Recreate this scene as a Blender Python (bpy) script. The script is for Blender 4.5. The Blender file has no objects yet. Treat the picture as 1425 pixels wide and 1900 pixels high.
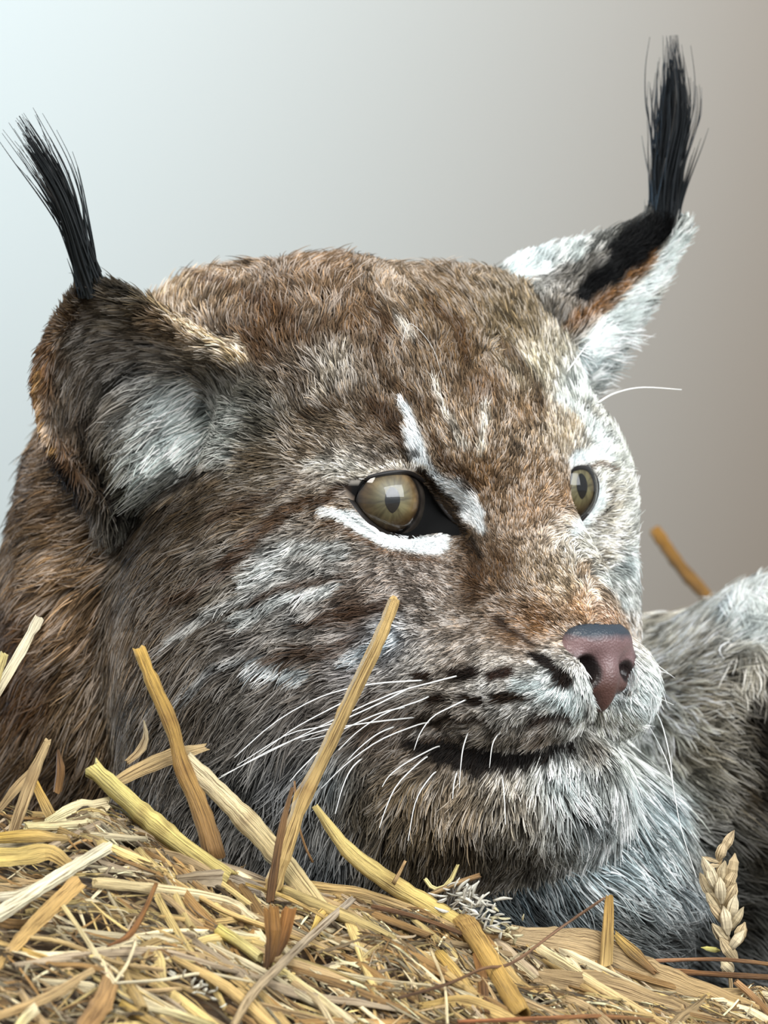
FURK = 1.5   # hair density
HAIR_R = 0.68
import bpy, math, random, time
import numpy as np
from mathutils import Vector
T0 = time.time()
rng = np.random.default_rng(11)
random.seed(11)
# ---- measures: design unit = one photo pixel at the lynx's face = 0.15 mm -------------
S = 0.00015
D = 16667.0                 # camera distance, 2.5 m
CZ = 0.1775                 # camera height above the floor
C = bpy.context.scene.collection
sc = bpy.context.scene

def P(px, py, Y=0.0):
    """point in design units seen at pixel (px,py) at depth Y behind the face plane"""
    k = (D + Y) / D
    return np.array([(px - 712.5) * k, Y, (950.0 - py) * k])
def W(p):
    """design units -> metres"""
    p = np.asarray(p, dtype=np.float64)
    return p * S + np.array([0, 0, CZ])
def proj(p):
    k = D / (D + p[..., 1])
    return np.stack([712.5 + p[..., 0] * k, 950.0 - p[..., 2] * k], -1)

# ---- camera ---------------------------------------------------------------------------
cam_d = bpy.data.cameras.new('camera'); cam = bpy.data.objects.new('camera', cam_d); C.objects.link(cam)
cam.location = (0, -D * S, CZ); cam.rotation_euler = (math.radians(90), 0, 0)
cam_d.sensor_fit = 'HORIZONTAL'; cam_d.sensor_width = 36.0
cam_d.lens = 36.0 * D / 1425.0
cam_d.clip_start = 0.05; cam_d.clip_end = 50
cam_d.dof.use_dof = True; cam_d.dof.focus_distance = D * S - 0.045
cam_d.dof.aperture_fstop = 28.0
sc.camera = cam

# ---- light ----------------------------------------------------------------------------
sc.view_settings.view_transform = 'Standard'; sc.view_settings.look = 'None'
sc.view_settings.gamma = 1.0; sc.view_settings.use_curve_mapping = False
sc.view_settings.exposure = 0.0
world = bpy.data.worlds.new('world'); sc.world = world; world.use_nodes = True
nt = world.node_tree; nt.nodes.clear()
bg = nt.nodes.new('ShaderNodeBackground'); wo = nt.nodes.new('ShaderNodeOutputWorld')
bg.inputs[0].default_value = (0.93, 0.97, 1.0, 1); bg.inputs[1].default_value = 0.60
nt.links.new(bg.outputs[0], wo.inputs[0])

def area(name, loc, target, sx, sy, power, col):
    d = bpy.data.lights.new(name, 'AREA'); d.shape = 'RECTANGLE'; d.size = sx; d.size_y = sy
    d.energy = power; d.color = col
    o = bpy.data.objects.new(name, d); C.objects.link(o); o.location = loc
    o.rotation_euler = (Vector(target) - Vector(loc)).to_track_quat('-Z', 'Y').to_euler()
    return o
# broad daylight opening in front, high to the right of the camera
area('daylight_opening', (1.20, -1.15, 0.85), (0, 0, 0.24), 1.7, 0.9, 42, (0.95, 0.98, 1.0))
# warmer daylight from the open front on the left
area('front_opening', (-0.9, -1.2, 2.3), (0, 0, 0.2), 1.0, 0.8, 62, (1.0, 0.96, 0.90))
# added blue area light far left, washing the left of the rounded wall
area('wall_wash_light', (-2.0, 1.6, 0.9), (-0.2, 3.0, 0.4), 0.8, 1.6, 195, (0.37, 0.655, 0.98))

# ---- helpers --------------------------------------------------------------------------
def mat(name):
    m = bpy.data.materials.new(name); m.use_nodes = True
    b = m.node_tree.nodes['Principled BSDF']
    return m, m.node_tree, b
def srgb(c):
    c = np.asarray(c, dtype=np.float64)
    if c.max() > 1.5: c = c / 255.0
    return np.where(c <= 0.04045, c / 12.92, ((c + 0.055) / 1.055) ** 2.4)
def link(name, data, parent=None):
    o = bpy.data.objects.new(name, data); C.objects.link(o)
    if parent: o.parent = parent
    return o
def mesh_obj(name, verts, faces, m, parent=None, smooth=True, origin=None, raw=False):
    """verts in design units; object origin at 'origin' (design units) for top-level things"""
    me = bpy.data.meshes.new(name)
    v = np.asarray(verts, dtype=np.float64)
    org = W(origin) if origin is not None else np.zeros(3)
    v = W(v) - org if not raw else v
    if isinstance(faces, np.ndarray):
        n, k = faces.shape
        me.vertices.add(len(v)); me.vertices.foreach_set('co', v.astype(np.float32).ravel())
        me.loops.add(n * k); me.loops.foreach_set('vertex_index', faces.astype(np.int32).ravel())
        me.polygons.add(n); me.polygons.foreach_set('loop_start', np.arange(0, n * k, k, dtype=np.int32))
        me.update(calc_edges=True); me.validate()
    else:
        me.from_pydata([tuple(a) for a in v], [], faces)
    if smooth:
        me.polygons.foreach_set('use_smooth', np.ones(len(me.polygons), dtype=bool))
    me.materials.append(m)
    o = link(name, me, parent)
    if origin is not None: o.location = org
    return o
def tube(path, rad, n=8, cap=True, flat=1.0, twist=0.0, ref=None):
    """swept tube: returns verts, faces; rad scalar or per point; flat squashes one axis"""
    p = np.asarray(path, dtype=np.float64); m = len(p)
    r = np.broadcast_to(np.asarray(rad, dtype=np.float64), (m,))
    t = np.gradient(p, axis=0); t /= np.linalg.norm(t, axis=1)[:, None] + 1e-9
    a = np.array([0, 1, 0.0]) if ref is None else np.asarray(ref, float)
    if abs(t[0] @ a) > 0.95: a = np.array([1, 0, 0.0])
    V = []
    for i in range(m):
        a = a - (a @ t[i]) * t[i]; a /= np.linalg.norm(a) + 1e-9
        b = np.cross(t[i], a)
        tw = twist * i / max(1, m - 1)
        th = np.arange(n) * 2 * math.pi / n
        x = np.cos(th) * flat; y = np.sin(th)
        xr = x * math.cos(tw) - y * math.sin(tw); yr = x * math.sin(tw) + y * math.cos(tw)
        V.append(p[i] + r[i] * (xr[:, None] * a + yr[:, None] * b))
    V = np.concatenate(V)
    F = [(i * n + j, i * n + (j + 1) % n, (i + 1) * n + (j + 1) % n, (i + 1) * n + j) for i in range(m - 1) for j in range(n)]
    if cap:
        F += [tuple(range(n - 1, -1, -1)), tuple(range((m - 1) * n, m * n))]
    return V, F
def smooth_path(pts, n):
    """Catmull-Rom through pts, n samples"""
    p = np.asarray(pts, dtype=np.float64)
    if len(p) == 2: return p[0] + (p[1] - p[0]) * np.linspace(0, 1, n)[:, None]
    q = np.vstack([2 * p[0] - p[1], p, 2 * p[-1] - p[-2]])
    u = np.linspace(0, len(p) - 1 - 1e-6, n); i = u.astype(int); f = (u - i)[:, None]
    a, b, c, d = q[i], q[i + 1], q[i + 2], q[i + 3]
    return 0.5 * (2 * b + (c - a) * f + (2 * a - 5 * b + 4 * c - d) * f ** 2 + (3 * b - a - 3 * c + d) * f ** 3)
def seg_dist(p, a, b):
    """distance of points p (N,k) to segment a-b and parameter"""
    ab = b - a; t = np.clip(((p - a) @ ab) / (ab @ ab + 1e-9), 0, 1)
    return np.linalg.norm(p - (a + t[:, None] * ab), axis=1), t

# ---- room -----------------------------------------------------------------------------
def quad(name, pts, m, kind='structure'):
    me = bpy.data.meshes.new(name); me.from_pydata(pts, [], [tuple(range(len(pts)))]); me.materials.append(m)
    o = link(name, me); o['kind'] = kind
    return o
mw, ntw, bw = mat('wall_plaster')
no = ntw.nodes.new('ShaderNodeTexNoise'); no.inputs['Scale'].default_value = 2.2; no.inputs['Detail'].default_value = 3
rp = ntw.nodes.new('ShaderNodeValToRGB')
rp.color_ramp.elements[0].color = (0.56, 0.42, 0.31, 1); rp.color_ramp.elements[1].color = (0.61, 0.46, 0.34, 1)
ntw.links.new(no.outputs[0], rp.inputs[0]); ntw.links.new(rp.outputs[0], bw.inputs['Base Color'])
bw.inputs['Roughness'].default_value = 0.9
def box(name, lo, hi, m):
    v = [(x, y, z) for x in (lo[0], hi[0]) for y in (lo[1], hi[1]) for z in (lo[2], hi[2])]
    f = [(0, 1, 3, 2), (4, 6, 7, 5), (0, 4, 5, 1), (2, 3, 7, 6), (0, 2, 6, 4), (1, 5, 7, 3)]
    me = bpy.data.meshes.new(name); me.from_pydata(v, [], f); me.materials.append(m)
    o = link(name, me); o['kind'] = 'structure'; return o
# wall rounding is invented: its left turns to the added light for a gradient
wv_, wf_ = [], []
NC = 64; RC = 0.62
prof = [(-2.5, 4.4)] + [(0.10 + RC * math.sin(a), 3.62 - RC * math.cos(a)) for a in np.linspace(-1.25, 1.25, NC)] + [(2.5, 4.4)]
for (x, y) in prof: wv_ += [(x, y, 0.0), (x, y, 2.4)]
for (x, y) in ((2.5, 4.6), (-2.5, 4.6)): wv_ += [(x, y, 0.0), (x, y, 2.4)]
nn_ = len(wv_) // 2
wf_ = [(2 * i, 2 * ((i + 1) % nn_), 2 * ((i + 1) % nn_) + 1, 2 * i + 1) for i in range(nn_)] + [tuple(range(0, 2 * nn_, 2))[::-1], tuple(range(1, 2 * nn_, 2))]
me = bpy.data.meshes.new('wall_back'); me.from_pydata(wv_, [], wf_); me.materials.append(mw)
for p_ in me.polygons: p_.use_smooth = len(p_.vertices) == 4 and p_.index <= NC
o = link('wall_back', me); o['kind'] = 'structure'
mf, ntf, bf = mat('packed_earth')
no = ntf.nodes.new('ShaderNodeTexNoise'); no.inputs['Scale'].default_value = 14; no.inputs['Detail'].default_value = 6
rp = ntf.nodes.new('ShaderNodeValToRGB')
rp.color_ramp.elements[0].color = (0.10, 0.075, 0.05, 1); rp.color_ramp.elements[1].color = (0.24, 0.19, 0.13, 1)
ntf.links.new(no.outputs[0], rp.inputs[0]); ntf.links.new(rp.outputs[0], bf.inputs['Base Color'])
bf.inputs['Roughness'].default_value = 0.95
box('floor', (-2.5, -1.0, -0.1), (2.5, 4.6, 0.0), mf)
# ======================================================================================
#  LYNX: body as one continuous surface, built from a distance field
# ======================================================================================
YAW = math.radians(42)
O = P(905, 920, 0)
FW = np.array([math.sin(YAW), -math.cos(YAW), 0.0])      # forward
NR = np.array([-math.cos(YAW), -math.sin(YAW), 0.0])     # toward the lynx's right (near) side
UP = np.array([0, 0, 1.0])
def H(a, b, c): return O + a * FW + b * NR + c * UP
I3 = np.eye(3); HB = np.stack([FW, NR, UP])
def ell(c, r, basis=HB, k=60, part=0, op='+'): return dict(t='e', c=np.array(c), r=np.array(r, float), B=basis, k=k, part=part, op=op)
def cap(a, b, ra, rb, k=50, part=0, op='+'): return dict(t='c', a=np.array(a), b=np.array(b), ra=ra, rb=rb, k=k, part=part, op=op)

def sheet(rows, nu=28, nv=34, bulge=0.0, bdir=(0, 1, 0)):
    """rows: list of (left point, right point) from base to tip -> grid of points bulged along bdir"""
    L = smooth_path([r[0] for r in rows], nv); R = smooth_path([r[1] for r in rows], nv)
    u = np.linspace(0, 1, nu); G = L[:, None, :] * (1 - u)[None, :, None] + R[:, None, :] * u[None, :, None]
    w = np.linalg.norm(R - L, axis=1)
    prof = np.sin(np.pi * u) ** 0.75
    G = G + (bulge * (w / w.max()))[:, None, None] * prof[None, :, None] * np.array(bdir)[None, None, :]
    return G
EAR_N = sheet([(P(205, 960, 130), P(430, 850, 10)), (P(112, 850, 130), P(505, 745, -50)), (P(82, 750, 120), P(470, 690, -50)),
               (P(84, 660, 100), P(385, 634, -40)), (P(125, 582, 70), P(268, 570, 0)), (P(162, 528, 40), P(176, 528, 30))], bulge=170)
EAR_F = sheet([(P(880, 560, 420), P(1075, 720, 470)), (P(960, 500, 430), P(1130, 640, 480)), (P(1060, 470, 440), P(1185, 560, 480)),
               (P(1150, 440, 450), P(1228, 485, 480)), (P(1215, 408, 460), P(1262, 425, 470))], bulge=-75, bdir=(0.25, 1, 0.35))

PR = [
 ell(H(-330, 0, 55), (375, 392, 365)),                      # cranium
 ell(H(-330, 175, 190), (250, 210, 175), k=120), ell(H(-330, -175, 190), (250, 210, 175), k=120),
 ell(P(400, 655, 330), (150, 200, 135), I3, k=90), ell(P(560, 652, 260), (230, 240, 145), I3, k=90), ell(P(880, 660, 330), (130, 150, 140), I3, k=90),
 ell(H(-70, 0, 60), (170, 250, 190), k=90),                 # forehead
 ell(H(-75, 205, 75), (95, 95, 55), k=60),                  # brow ridges
 ell(H(-75, -205, 75), (95, 95, 55), k=60),
 cap(H(40, 0, 30), H(130, 0, -130), 108, 100, k=60),        # bridge of the nose
 cap(H(130, 0, -130), H(258, 0, -235), 100, 66, k=40),
 ell(H(90, 0, -250), (170, 150, 160), k=70),                # muzzle
 ell(H(215, 88, -355), (135, 100, 92), k=45),               # whisker pads
 ell(H(215, -76, -352), (130, 88, 88), k=45),
 ell(H(140, 135, -345), (130, 95, 100), k=60),
 ell(H(140, -135, -345), (130, 95, 100), k=60),
 ell(H(195, 0, -500), (120, 100, 75), k=50),                # chin
 ell(H(60, 20, -560), (230, 190, 120), k=70),               # lower jaw
 ell(H(-150, 235, -250), (240, 190, 250), k=90),            # cheeks
 ell(H(-150, -235, -250), (240, 190, 250), k=90),
 ell(H(-330, 300, -260), (260, 210, 330), k=90),            # ruffs
 ell(H(-350, -250, -260), (250, 190, 330), k=90),
 ell(H(-180, -270, 60), (150, 90, 200), k=80),               # far temple
 ell(H(-300, 270, -520), (260, 230, 260), k=110),            # fluffy lower ruff on the near side
 ell(P(560, 1560, 130), (330, 260, 200), I3, k=100),
 ell(H(-60, -283, -20), (125, 95, 170), k=70),             # orbits' outer rims
 ell(H(-60, 300, -60), (120, 70, 120), k=70),
 ell(H(-150, 60, -560), (280, 260, 230), k=90),             # throat
 cap(P(250, 1480, 560), P(320, 1120, 400), 360, 270, k=110, part=3),   # neck
 ell(P(225, 1080, 470), (205, 280, 380), I3, k=90, part=3),
 ell(P(1040, 1640, 180), (230, 260, 300), I3, k=90, part=3),   # chest ruff
 ell(P(860, 1800, 120), (330, 300, 190), I3, k=90, part=3),
 cap(P(160, 1560, 700), P(900, 1600, 1000), 450, 450, k=100, part=3),  # shoulders and trunk behind
 cap(P(900, 1600, 1000), P(1560, 1600, 980), 450, 500, k=100, part=3),
 ell(P(1480, 1420, 780), (330, 300, 350), I3, k=90, part=3),
 ell(P(350, 800, 150), (150, 160, 130), I3, k=50, part=1),     # ear roots
 ell(P(985, 620, 430), (120, 150, 110), I3, k=50, part=2),
 ell(P(742, 938, -218), (66, 150, 56), k=36, op='-'), ell(H(318, 0, -330), (48, 70, 55), k=15, op='-'),          # eye sockets
 # hollow of the near ear, sockets of the eyes, mouth line
 ell(P(262, 765, 10), (150, 120, 165), I3, k=25, part=1, op='-'),
 ell(P(300, 720, -70), (150, 90, 110), I3, k=25, part=1, op='-'),
 dict(t='s', G=EAR_N, th=15.0, k=22, part=1, op='+'),
 dict(t='s', G=EAR_F, th=17.0, k=25, part=2, op='+'),
]
def prim_d(q, p):
    if q['t'] == 'e':
        l = (p - q['c']) @ q['B'].T; r = q['r']
        k0 = np.linalg.norm(l / r, axis=1); k1 = np.linalg.norm(l / (r * r), axis=1) + 1e-9
        return k0 * (k0 - 1.0) / k1
    if q['t'] == 'c':
        d, t = seg_dist(p, q['a'], q['b'])
        return d - (q['ra'] + (q['rb'] - q['ra']) * t)
    G = q['G'].reshape(-1, 3); lo = G.min(0) - 90; hi = G.max(0) + 90
    d = np.full(len(p), 90.0); m = np.all((p > lo) & (p < hi), axis=1); idx = np.nonzero(m)[0]
    G32 = G.astype(np.float32); g2 = (G32 ** 2).sum(1)
    for s in range(0, len(idx), 20000):
        i = idx[s:s + 20000]; x = p[i].astype(np.float32)
        d2 = (x ** 2).sum(1)[:, None] + g2[None, :] - 2 * x @ G32.T
        d[i] = np.sqrt(np.maximum(d2.min(1), 0)) - q['th']
    return d
def sdf(p, parts=False):
    f = np.full(len(p), 1e4); lab = np.zeros(len(p), np.int8); best = np.full(len(p), 1e4)
    for q in PR:
        if 'lo' not in q:
            if q['t'] == 'e': R = q['r'].max(); q['lo'] = q['c'] - R; q['hi'] = q['c'] + R
            elif q['t'] == 'c': R = max(q['ra'], q['rb']); q['lo'] = np.minimum(q['a'], q['b']) - R; q['hi'] = np.maximum(q['a'], q['b']) + R
            else: q['lo'] = q['G'].min((0, 1)); q['hi'] = q['G'].max((0, 1))
        mg = 130.0
        m = np.nonzero(np.all((p > q['lo'] - mg) & (p < q['hi'] + mg), axis=1))[0]
        if len(m) == 0: continue
        d = prim_d(q, p[m]); k = q['k']
        if q['op'] == '+':
            fm = f[m]; h = np.maximum(k - np.abs(fm - d), 0) / k
            f[m] = np.minimum(fm, d) - h * h * k * 0.25
            if parts:
                b = d < best[m]; mm = m[b]; lab[mm] = q['part']; best[mm] = d[b]
        else:
            fm = f[m]; d = -d; h = np.maximum(k - np.abs(fm - d), 0) / k
            f[m] = np.maximum(fm, d) + h * h * k * 0.25
    return (f, lab) if parts else f
def grad(p, e=2.0):
    g = np.stack([sdf(p + e * ax) - sdf(p - e * ax) for ax in np.eye(3)], 1)
    return g / (np.linalg.norm(g, axis=1)[:, None] + 1e-9)

def trace(px, py, y0=-700.0, n=90):
    """points where the lines of sight through pixels first meet the skin"""
    px = np.atleast_1d(np.asarray(px, float)); py = np.atleast_1d(np.asarray(py, float))
    y = np.full(len(px), y0)
    for _ in range(n):
        k = (D + y) / D
        p = np.stack([(px - 712.5) * k, y, (950 - py) * k], 1)
        y = y + np.clip(sdf(p) * 0.8, -40, 60)
    k = (D + y) / D
    return np.stack([(px - 712.5) * k, y, (950 - py) * k], 1)
def surface_nets(lo, hi, h, fn):
    ax = [np.arange(lo[i], hi[i], h) for i in range(3)]; n = [len(a) for a in ax]
    F = np.empty(n, np.float32)
    for i, x in enumerate(ax[0]):
        Yg, Zg = np.meshgrid(ax[1], ax[2], indexing='ij')
        p = np.stack([np.full(Yg.size, x), Yg.ravel(), Zg.ravel()], 1)
        F[i] = fn(p).reshape(n[1], n[2])
    ins = F < 0
    c = np.zeros([a - 1 for a in n], np.int8); cs = [(i, j, k) for i in (0, 1) for j in (0, 1) for k in (0, 1)]
    sl = lambda i, a: slice(i, a - 1 + i)
    for (i, j, k) in cs: c += ins[sl(i, n[0]), sl(j, n[1]), sl(k, n[2])]
    act = (c > 0) & (c < 8); ijk = np.argwhere(act)
    vid = -np.ones(act.shape, np.int64); vid[act] = np.arange(len(ijk))
    acc = np.zeros((len(ijk), 3)); cnt = np.zeros(len(ijk))
    for a in cs:
        for d in range(3):
            if a[d] == 1: continue
            b = list(a); b[d] = 1
            fa = F[tuple((ijk + a).T)]; fb = F[tuple((ijk + b).T)]
            m = (fa < 0) != (fb < 0); t = fa[m] / (fa[m] - fb[m])
            q = np.tile(np.array(a, float), (m.sum(), 1)); q[:, d] = t
            acc[m] += q; cnt[m] += 1
    V = np.array(lo) + (ijk + acc / cnt[:, None]) * h
    Q = []
    for d in range(3):
        o1, o2 = [(1, 2), (2, 0), (0, 1)][d]
        s0 = [slice(1, n[e] - 1) for e in range(3)]; s0[d] = slice(0, n[d] - 1)
        s1 = list(s0); s1[d] = slice(1, n[d])
        a = ins[tuple(s0)]; b = ins[tuple(s1)]; w = np.argwhere(a != b)
        off = np.array([1, 1, 1]); off[d] = 0; g = w + off
        e1 = np.zeros(3, int); e1[o1] = 1; e2 = np.zeros(3, int); e2[o2] = 1
        q = np.stack([vid[tuple((g - e1 - e2).T)], vid[tuple((g - e2).T)], vid[tuple(g.T)], vid[tuple((g - e1).T)]], 1)
        fl = ~a[tuple(w.T)]
        q[fl] = q[fl][:, ::-1]; Q.append(q)
    return V, np.concatenate(Q)
BV, BF = surface_nets((-1100, -560, -1250), (1350, 1650, 640), 15.0, sdf)
for _ in range(2):
    n_ = grad(BV); BV = BV - n_ * np.clip(sdf(BV), -6, 6)[:, None]
BN = grad(BV, 4.0); _, BL = sdf(BV, True)
print('body', len(BV), len(BF), time.time() - T0)

lynx = bpy.data.objects.new('lynx', None); C.objects.link(lynx)
lynx['label'] = 'lynx with black ear tufts and grey brown fur lying behind the straw'
lynx['category'] = 'lynx'
lynx.location = W(np.array([300.0, 700.0, -1180.0]))
bpy.context.view_layer.update()
def child(o, par=None):
    o.parent = par or lynx; o.matrix_parent_inverse = (par or lynx).matrix_world.inverted(); return o
msk, nts, bsk = mat('lynx_skin'); bsk.inputs['Base Color'].default_value = (0.5, 0.5, 0.5, 1); bsk.inputs['Roughness'].default_value = 0.8; bsk.inputs['Specular IOR Level'].default_value = 0.12
body = child(mesh_obj('body', BV, BF, msk))

# ---- coat fields: colour, lay and length of the hair over the skin ----------------------
# each row: x, y (where on the animal, as seen from the front of the face), value
COL0 = """400 520 172 148 122|600 500 152 126 100|750 520 162 142 120|300 540 190 165 135|500 600 128 100 72|650 600 130 104 78|800 560 140 118 92
550 700 135 120 106|480 640 105 80 56|620 680 170 162 152|700 650 140 120 100|850 650 122 98 70|950 600 142 125 98|1000 680 192 182 160|1080 720 208 214 212
900 720 128 102 76|980 760 150 124 96|1060 800 186 168 142|1120 820 222 226 224|850 780 172 150 126|900 880 146 117 86|980 950 158 130 102|1000 1050 168 148 124
930 1050 110 84 56|880 1080 118 90 64|1050 1080 184 164 138|1080 1120 196 154 112|1000 1150 154 116 78|1130 1140 200 154 116|950 1180 142 110 80|850 1150 142 126 112
780 1080 166 152 142|700 1080 158 144 134|600 1050 172 170 168|500 1050 164 166 166|640 870 190 184 176|560 820 156 140 122|470 850 128 112 92|400 900 108 92 74
430 780 150 156 154|410 835 156 162 160|452 728 106 104 96|475 790 112 108 98|450 960 124 106 86|350 960 86 72 54|250 960 44 38 28|300 1050 104 90 74|420 1100 138 130 120|550 1150 152 150 148|650 1130 118 96 80|560 1220 134 122 112
450 1200 128 122 118|350 1200 122 112 102|250 1200 140 122 102|650 1230 150 146 148|720 1180 160 165 172|350 1100 112 98 84
250 1350 124 112 98|350 1330 108 98 88|450 1330 116 110 104|550 1350 116 110 106|600 1450 130 134 136|680 1500 108 98 84|520 1450 118 118 120|450 1450 110 108 106
750 1480 150 132 108|850 1500 180 162 140|800 1530 160 142 118|950 1500 186 176 162|1050 1460 214 222 224|1150 1400 222 226 222|1200 1450 230 238 240|1100 1530 190 196 198
850 1580 132 116 96|750 1580 92 80 62|920 1570 108 100 88|930 1230 178 170 162|850 1230 160 148 138|780 1250 164 158 152|1000 1280 208 216 218|1050 1300 215 224 226
900 1275 186 184 182|950 1320 188 186 184|850 1320 160 152 146|1000 1360 140 126 114|800 1370 112 94 78|700 1340 116 100 88|1150 1280 240 248 250|1190 1310 235 242 244
1120 1340 200 200 192|1110 1390 132 120 106|1170 1350 205 208 202|1095 1010 214 212 204|1130 1070 222 226 224|1150 850 225 226 220|1140 950 220 212 198|1120 1030 192 180 164|1165 1050 218 228 230|1150 1120 208 218 220
1175 950 225 226 222|740 930 90 70 50|640 780 130 114 96|700 760 120 98 76|620 950 150 130 110|800 1150 150 138 128|600 1600 110 112 114|1000 880 160 132 102|1050 920 158 128 98"""
COL1 = """75 700 140 102 66|60 760 120 90 60|112 600 104 80 52|128 640 128 116 102|120 700 128 118 106|118 770 120 108 94|100 850 130 98 68|100 650 130 96 62|150 650 150 142 132|200 600 156 148 136|250 560 118 106 86|200 750 140 132 122|130 780 122 108 96
250 700 172 170 168|300 760 224 232 234|350 730 232 240 242|330 820 230 240 242|280 860 180 190 190|200 850 92 84 70|180 900 80 66 52|130 880 100 76 54
350 620 170 148 120|430 660 196 176 150|490 690 190 170 142|300 580 144 120 94|380 670 158 146 130|430 735 112 112 104|165 530 66 54 36|230 545 62 54 42|470 760 100 96 84
390 800 170 180 178|240 900 90 88 78|300 900 60 55 46"""
COL2 = """960 495 230 240 242|1010 485 236 244 246|1070 468 236 244 244|1120 450 150 150 146|900 510 108 102 92|950 560 128 122 112|1050 525 146 140 132|1000 600 104 96 80|1100 515 66 60 56
1180 430 22 25 30|1150 475 20 23 28|1230 420 12 15 18|1100 555 66 54 46|1160 515 60 46 38|1060 600 140 106 72|1115 570 196 152 110|1175 530 200 160 120|1185 565 236 246 248|1250 450 240 250 250
1140 620 240 248 250|1090 660 200 214 218|1050 640 130 122 106|1230 500 240 250 250|1215 470 205 185 160|1000 660 170 162 146|940 620 140 122 98"""
COL3 = """250 1250 164 144 120|150 1150 182 154 124|100 1050 168 140 108|50 1000 130 108 82|100 950 136 110 82|150 945 175 155 134|60 1300 112 84 56|150 1320 172 150 124|60 900 146 122 96|20 1200 120 92 64|100 1420 96 78 58
200 1100 142 118 92|180 1000 116 94 68|250 1100 120 100 78
970 1600 152 170 178|1100 1600 206 220 226|1200 1600 200 212 216|1260 1650 160 168 172|1000 1700 118 124 126|1150 1720 122 124 122|1250 1750 96 98 98|930 1650 80 84 84|1050 1540 150 158 160|1230 1500 196 208 212
1200 1350 190 194 190|1250 1100 200 190 175|1220 1200 206 198 184|1300 1180 214 208 198|1390 1150 232 238 238|1340 1140 212 210 204|1400 1250 186 180 168|1300 1300 210 200 184|1410 1350 80 72 60
1300 1400 190 180 162|1390 1480 86 74 56|1320 1500 156 150 138|1400 1600 62 55 43|1350 1700 54 49 41|1260 1350 205 203 194|1300 1600 124 122 116|600 1650 100 96 90|800 1700 70 66 60|400 1550 100 92 82"""  # body at the right is coloured lighter to offset shade behind the head
FLOW0 = """600 480 5 -100|750 500 15 -100|400 520 -25 -100|300 560 -50 -90|500 600 -15 -100|650 650 -5 -100|800 600 5 -100|900 620 15 -100|850 750 0 -100|700 760 -25 -100|560 720 -45 -90|980 700 25 -100|1060 720 40 -90
1000 820 10 -100|900 850 -8 -100|1100 800 55 -75|950 950 -10 -100|1000 1050 -25 -90|900 1050 -45 -80|1060 1120 -45 -80|1000 1160 -70 -60|950 1180 -90 -25|620 830 -80 -55|560 880 -98 -15|480 850 -90 -20|400 900 -90 25
700 845 -80 -50|760 840 -30 -90|640 960 -100 15|740 1010 -90 20|820 1000 -80 40|850 1100 -100 -10|750 1080 -100 8|600 1060 -96 20|500 1050 -92 40|400 1050 -85 50|300 1000 -80 50|350 1150 -75 62|500 1180 -92 35|650 1180 -98 15
250 1250 -60 75|350 1300 -62 78|450 1350 -58 80|550 1350 -65 72|650 1300 -88 42|750 1280 -96 20|850 1240 -98 8|950 1230 -95 10|930 1300 -92 28|1020 1290 -75 55|1060 1320 -25 95|950 1360 -50 85|850 1360 -75 65|780 1400 -70 70
1150 1270 60 60|1180 1310 65 75|1120 1340 20 95|1110 1400 35 90|1180 1400 50 85|1220 1450 55 80|1050 1450 20 95|950 1460 -5 100|850 1480 -20 95|750 1480 -35 90|650 1500 -40 90|550 1500 -45 88|1100 1520 40 90|900 1570 0 100
1140 860 90 -40|1150 950 98 0|1150 1050 95 25|1130 1130 80 50|1090 980 70 30|1080 900 40 -50|700 920 -80 0|600 1600 -30 95"""
FLOW1 = """75 700 -60 60|60 780 -50 80|130 600 -60 -60|165 530 -10 -100|150 650 -50 75|200 600 -75 40|260 570 -90 10|200 750 -45 85|130 780 -20 95|250 700 -70 60|300 760 -82 55|350 730 -85 50|330 820 -75 62|280 860 -70 68|200 850 -35 90
350 620 -40 -75|430 660 -30 -80|490 690 -30 -80|300 580 -60 -60|380 680 -88 30|430 735 -88 45|180 900 -30 90|100 850 -60 60|240 545 -60 -70"""
FLOW2 = """980 490 30 -95|1060 470 45 -90|1120 450 60 -80|900 510 15 -98|950 560 40 -90|1050 520 60 -80|1000 600 55 -80|1100 520 65 -75|1180 430 70 -70|1150 480 65 -75|1230 420 15 -98|1100 560 65 -72|1160 520 70 -70
1060 610 65 -70|1110 570 75 -60|1185 560 92 -30|1250 450 75 -65|1130 630 95 10|1090 670 85 35|1220 500 90 -40|1210 400 10 -100"""
FLOW3 = """150 1150 -80 55|100 1050 -92 30|50 950 -100 8|60 1300 -65 75|150 1320 -60 78|100 900 -98 0|250 1250 -60 75|60 850 -98 -15|960 1600 25 97|1100 1600 75 62|1200 1600 88 45|1250 1680 95 20|1000 1700 60 75|1150 1720 96 20|1230 1500 60 78|1200 1350 55 80
1250 1080 70 -60|1220 1200 100 -8|1300 1150 60 -70|1390 1140 -15 -95|1400 1250 15 60|1300 1300 98 10|1400 1400 60 60|1300 1500 98 15|1400 1600 95 30|1300 1700 98 10|600 1650 -40 90|400 1500 -60 80"""
LEN0 = """1050 1120 11|1120 1140 9|950 1050 14|900 900 18|980 1000 13|900 750 30|800 700 36|600 520 46|350 550 44|800 530 42|500 640 42|1000 680 44|1080 740 40|1060 820 26|700 850 18|740 1010 13|800 1040 14|840 950 9|620 940 20|600 880 28|500 850 36
650 1060 30|550 1100 46|400 1050 56|300 1000 60|300 1250 88|500 1350 90|650 1200 40|700 1350 48|800 1150 22|900 1150 16|900 1250 18|1050 1300 17|980 1210 12|850 1330 26|850 1390 26|950 1390 28|1000 1420 38|850 1500 60|1050 1480 66|1180 1440 88
700 1500 70|550 1500 85|1140 850 26|1150 950 28|1150 1050 34|1150 1280 18|1170 1340 34|1090 950 13|1080 860 14|1100 1390 30|600 750 38|1000 900 17"""
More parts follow.
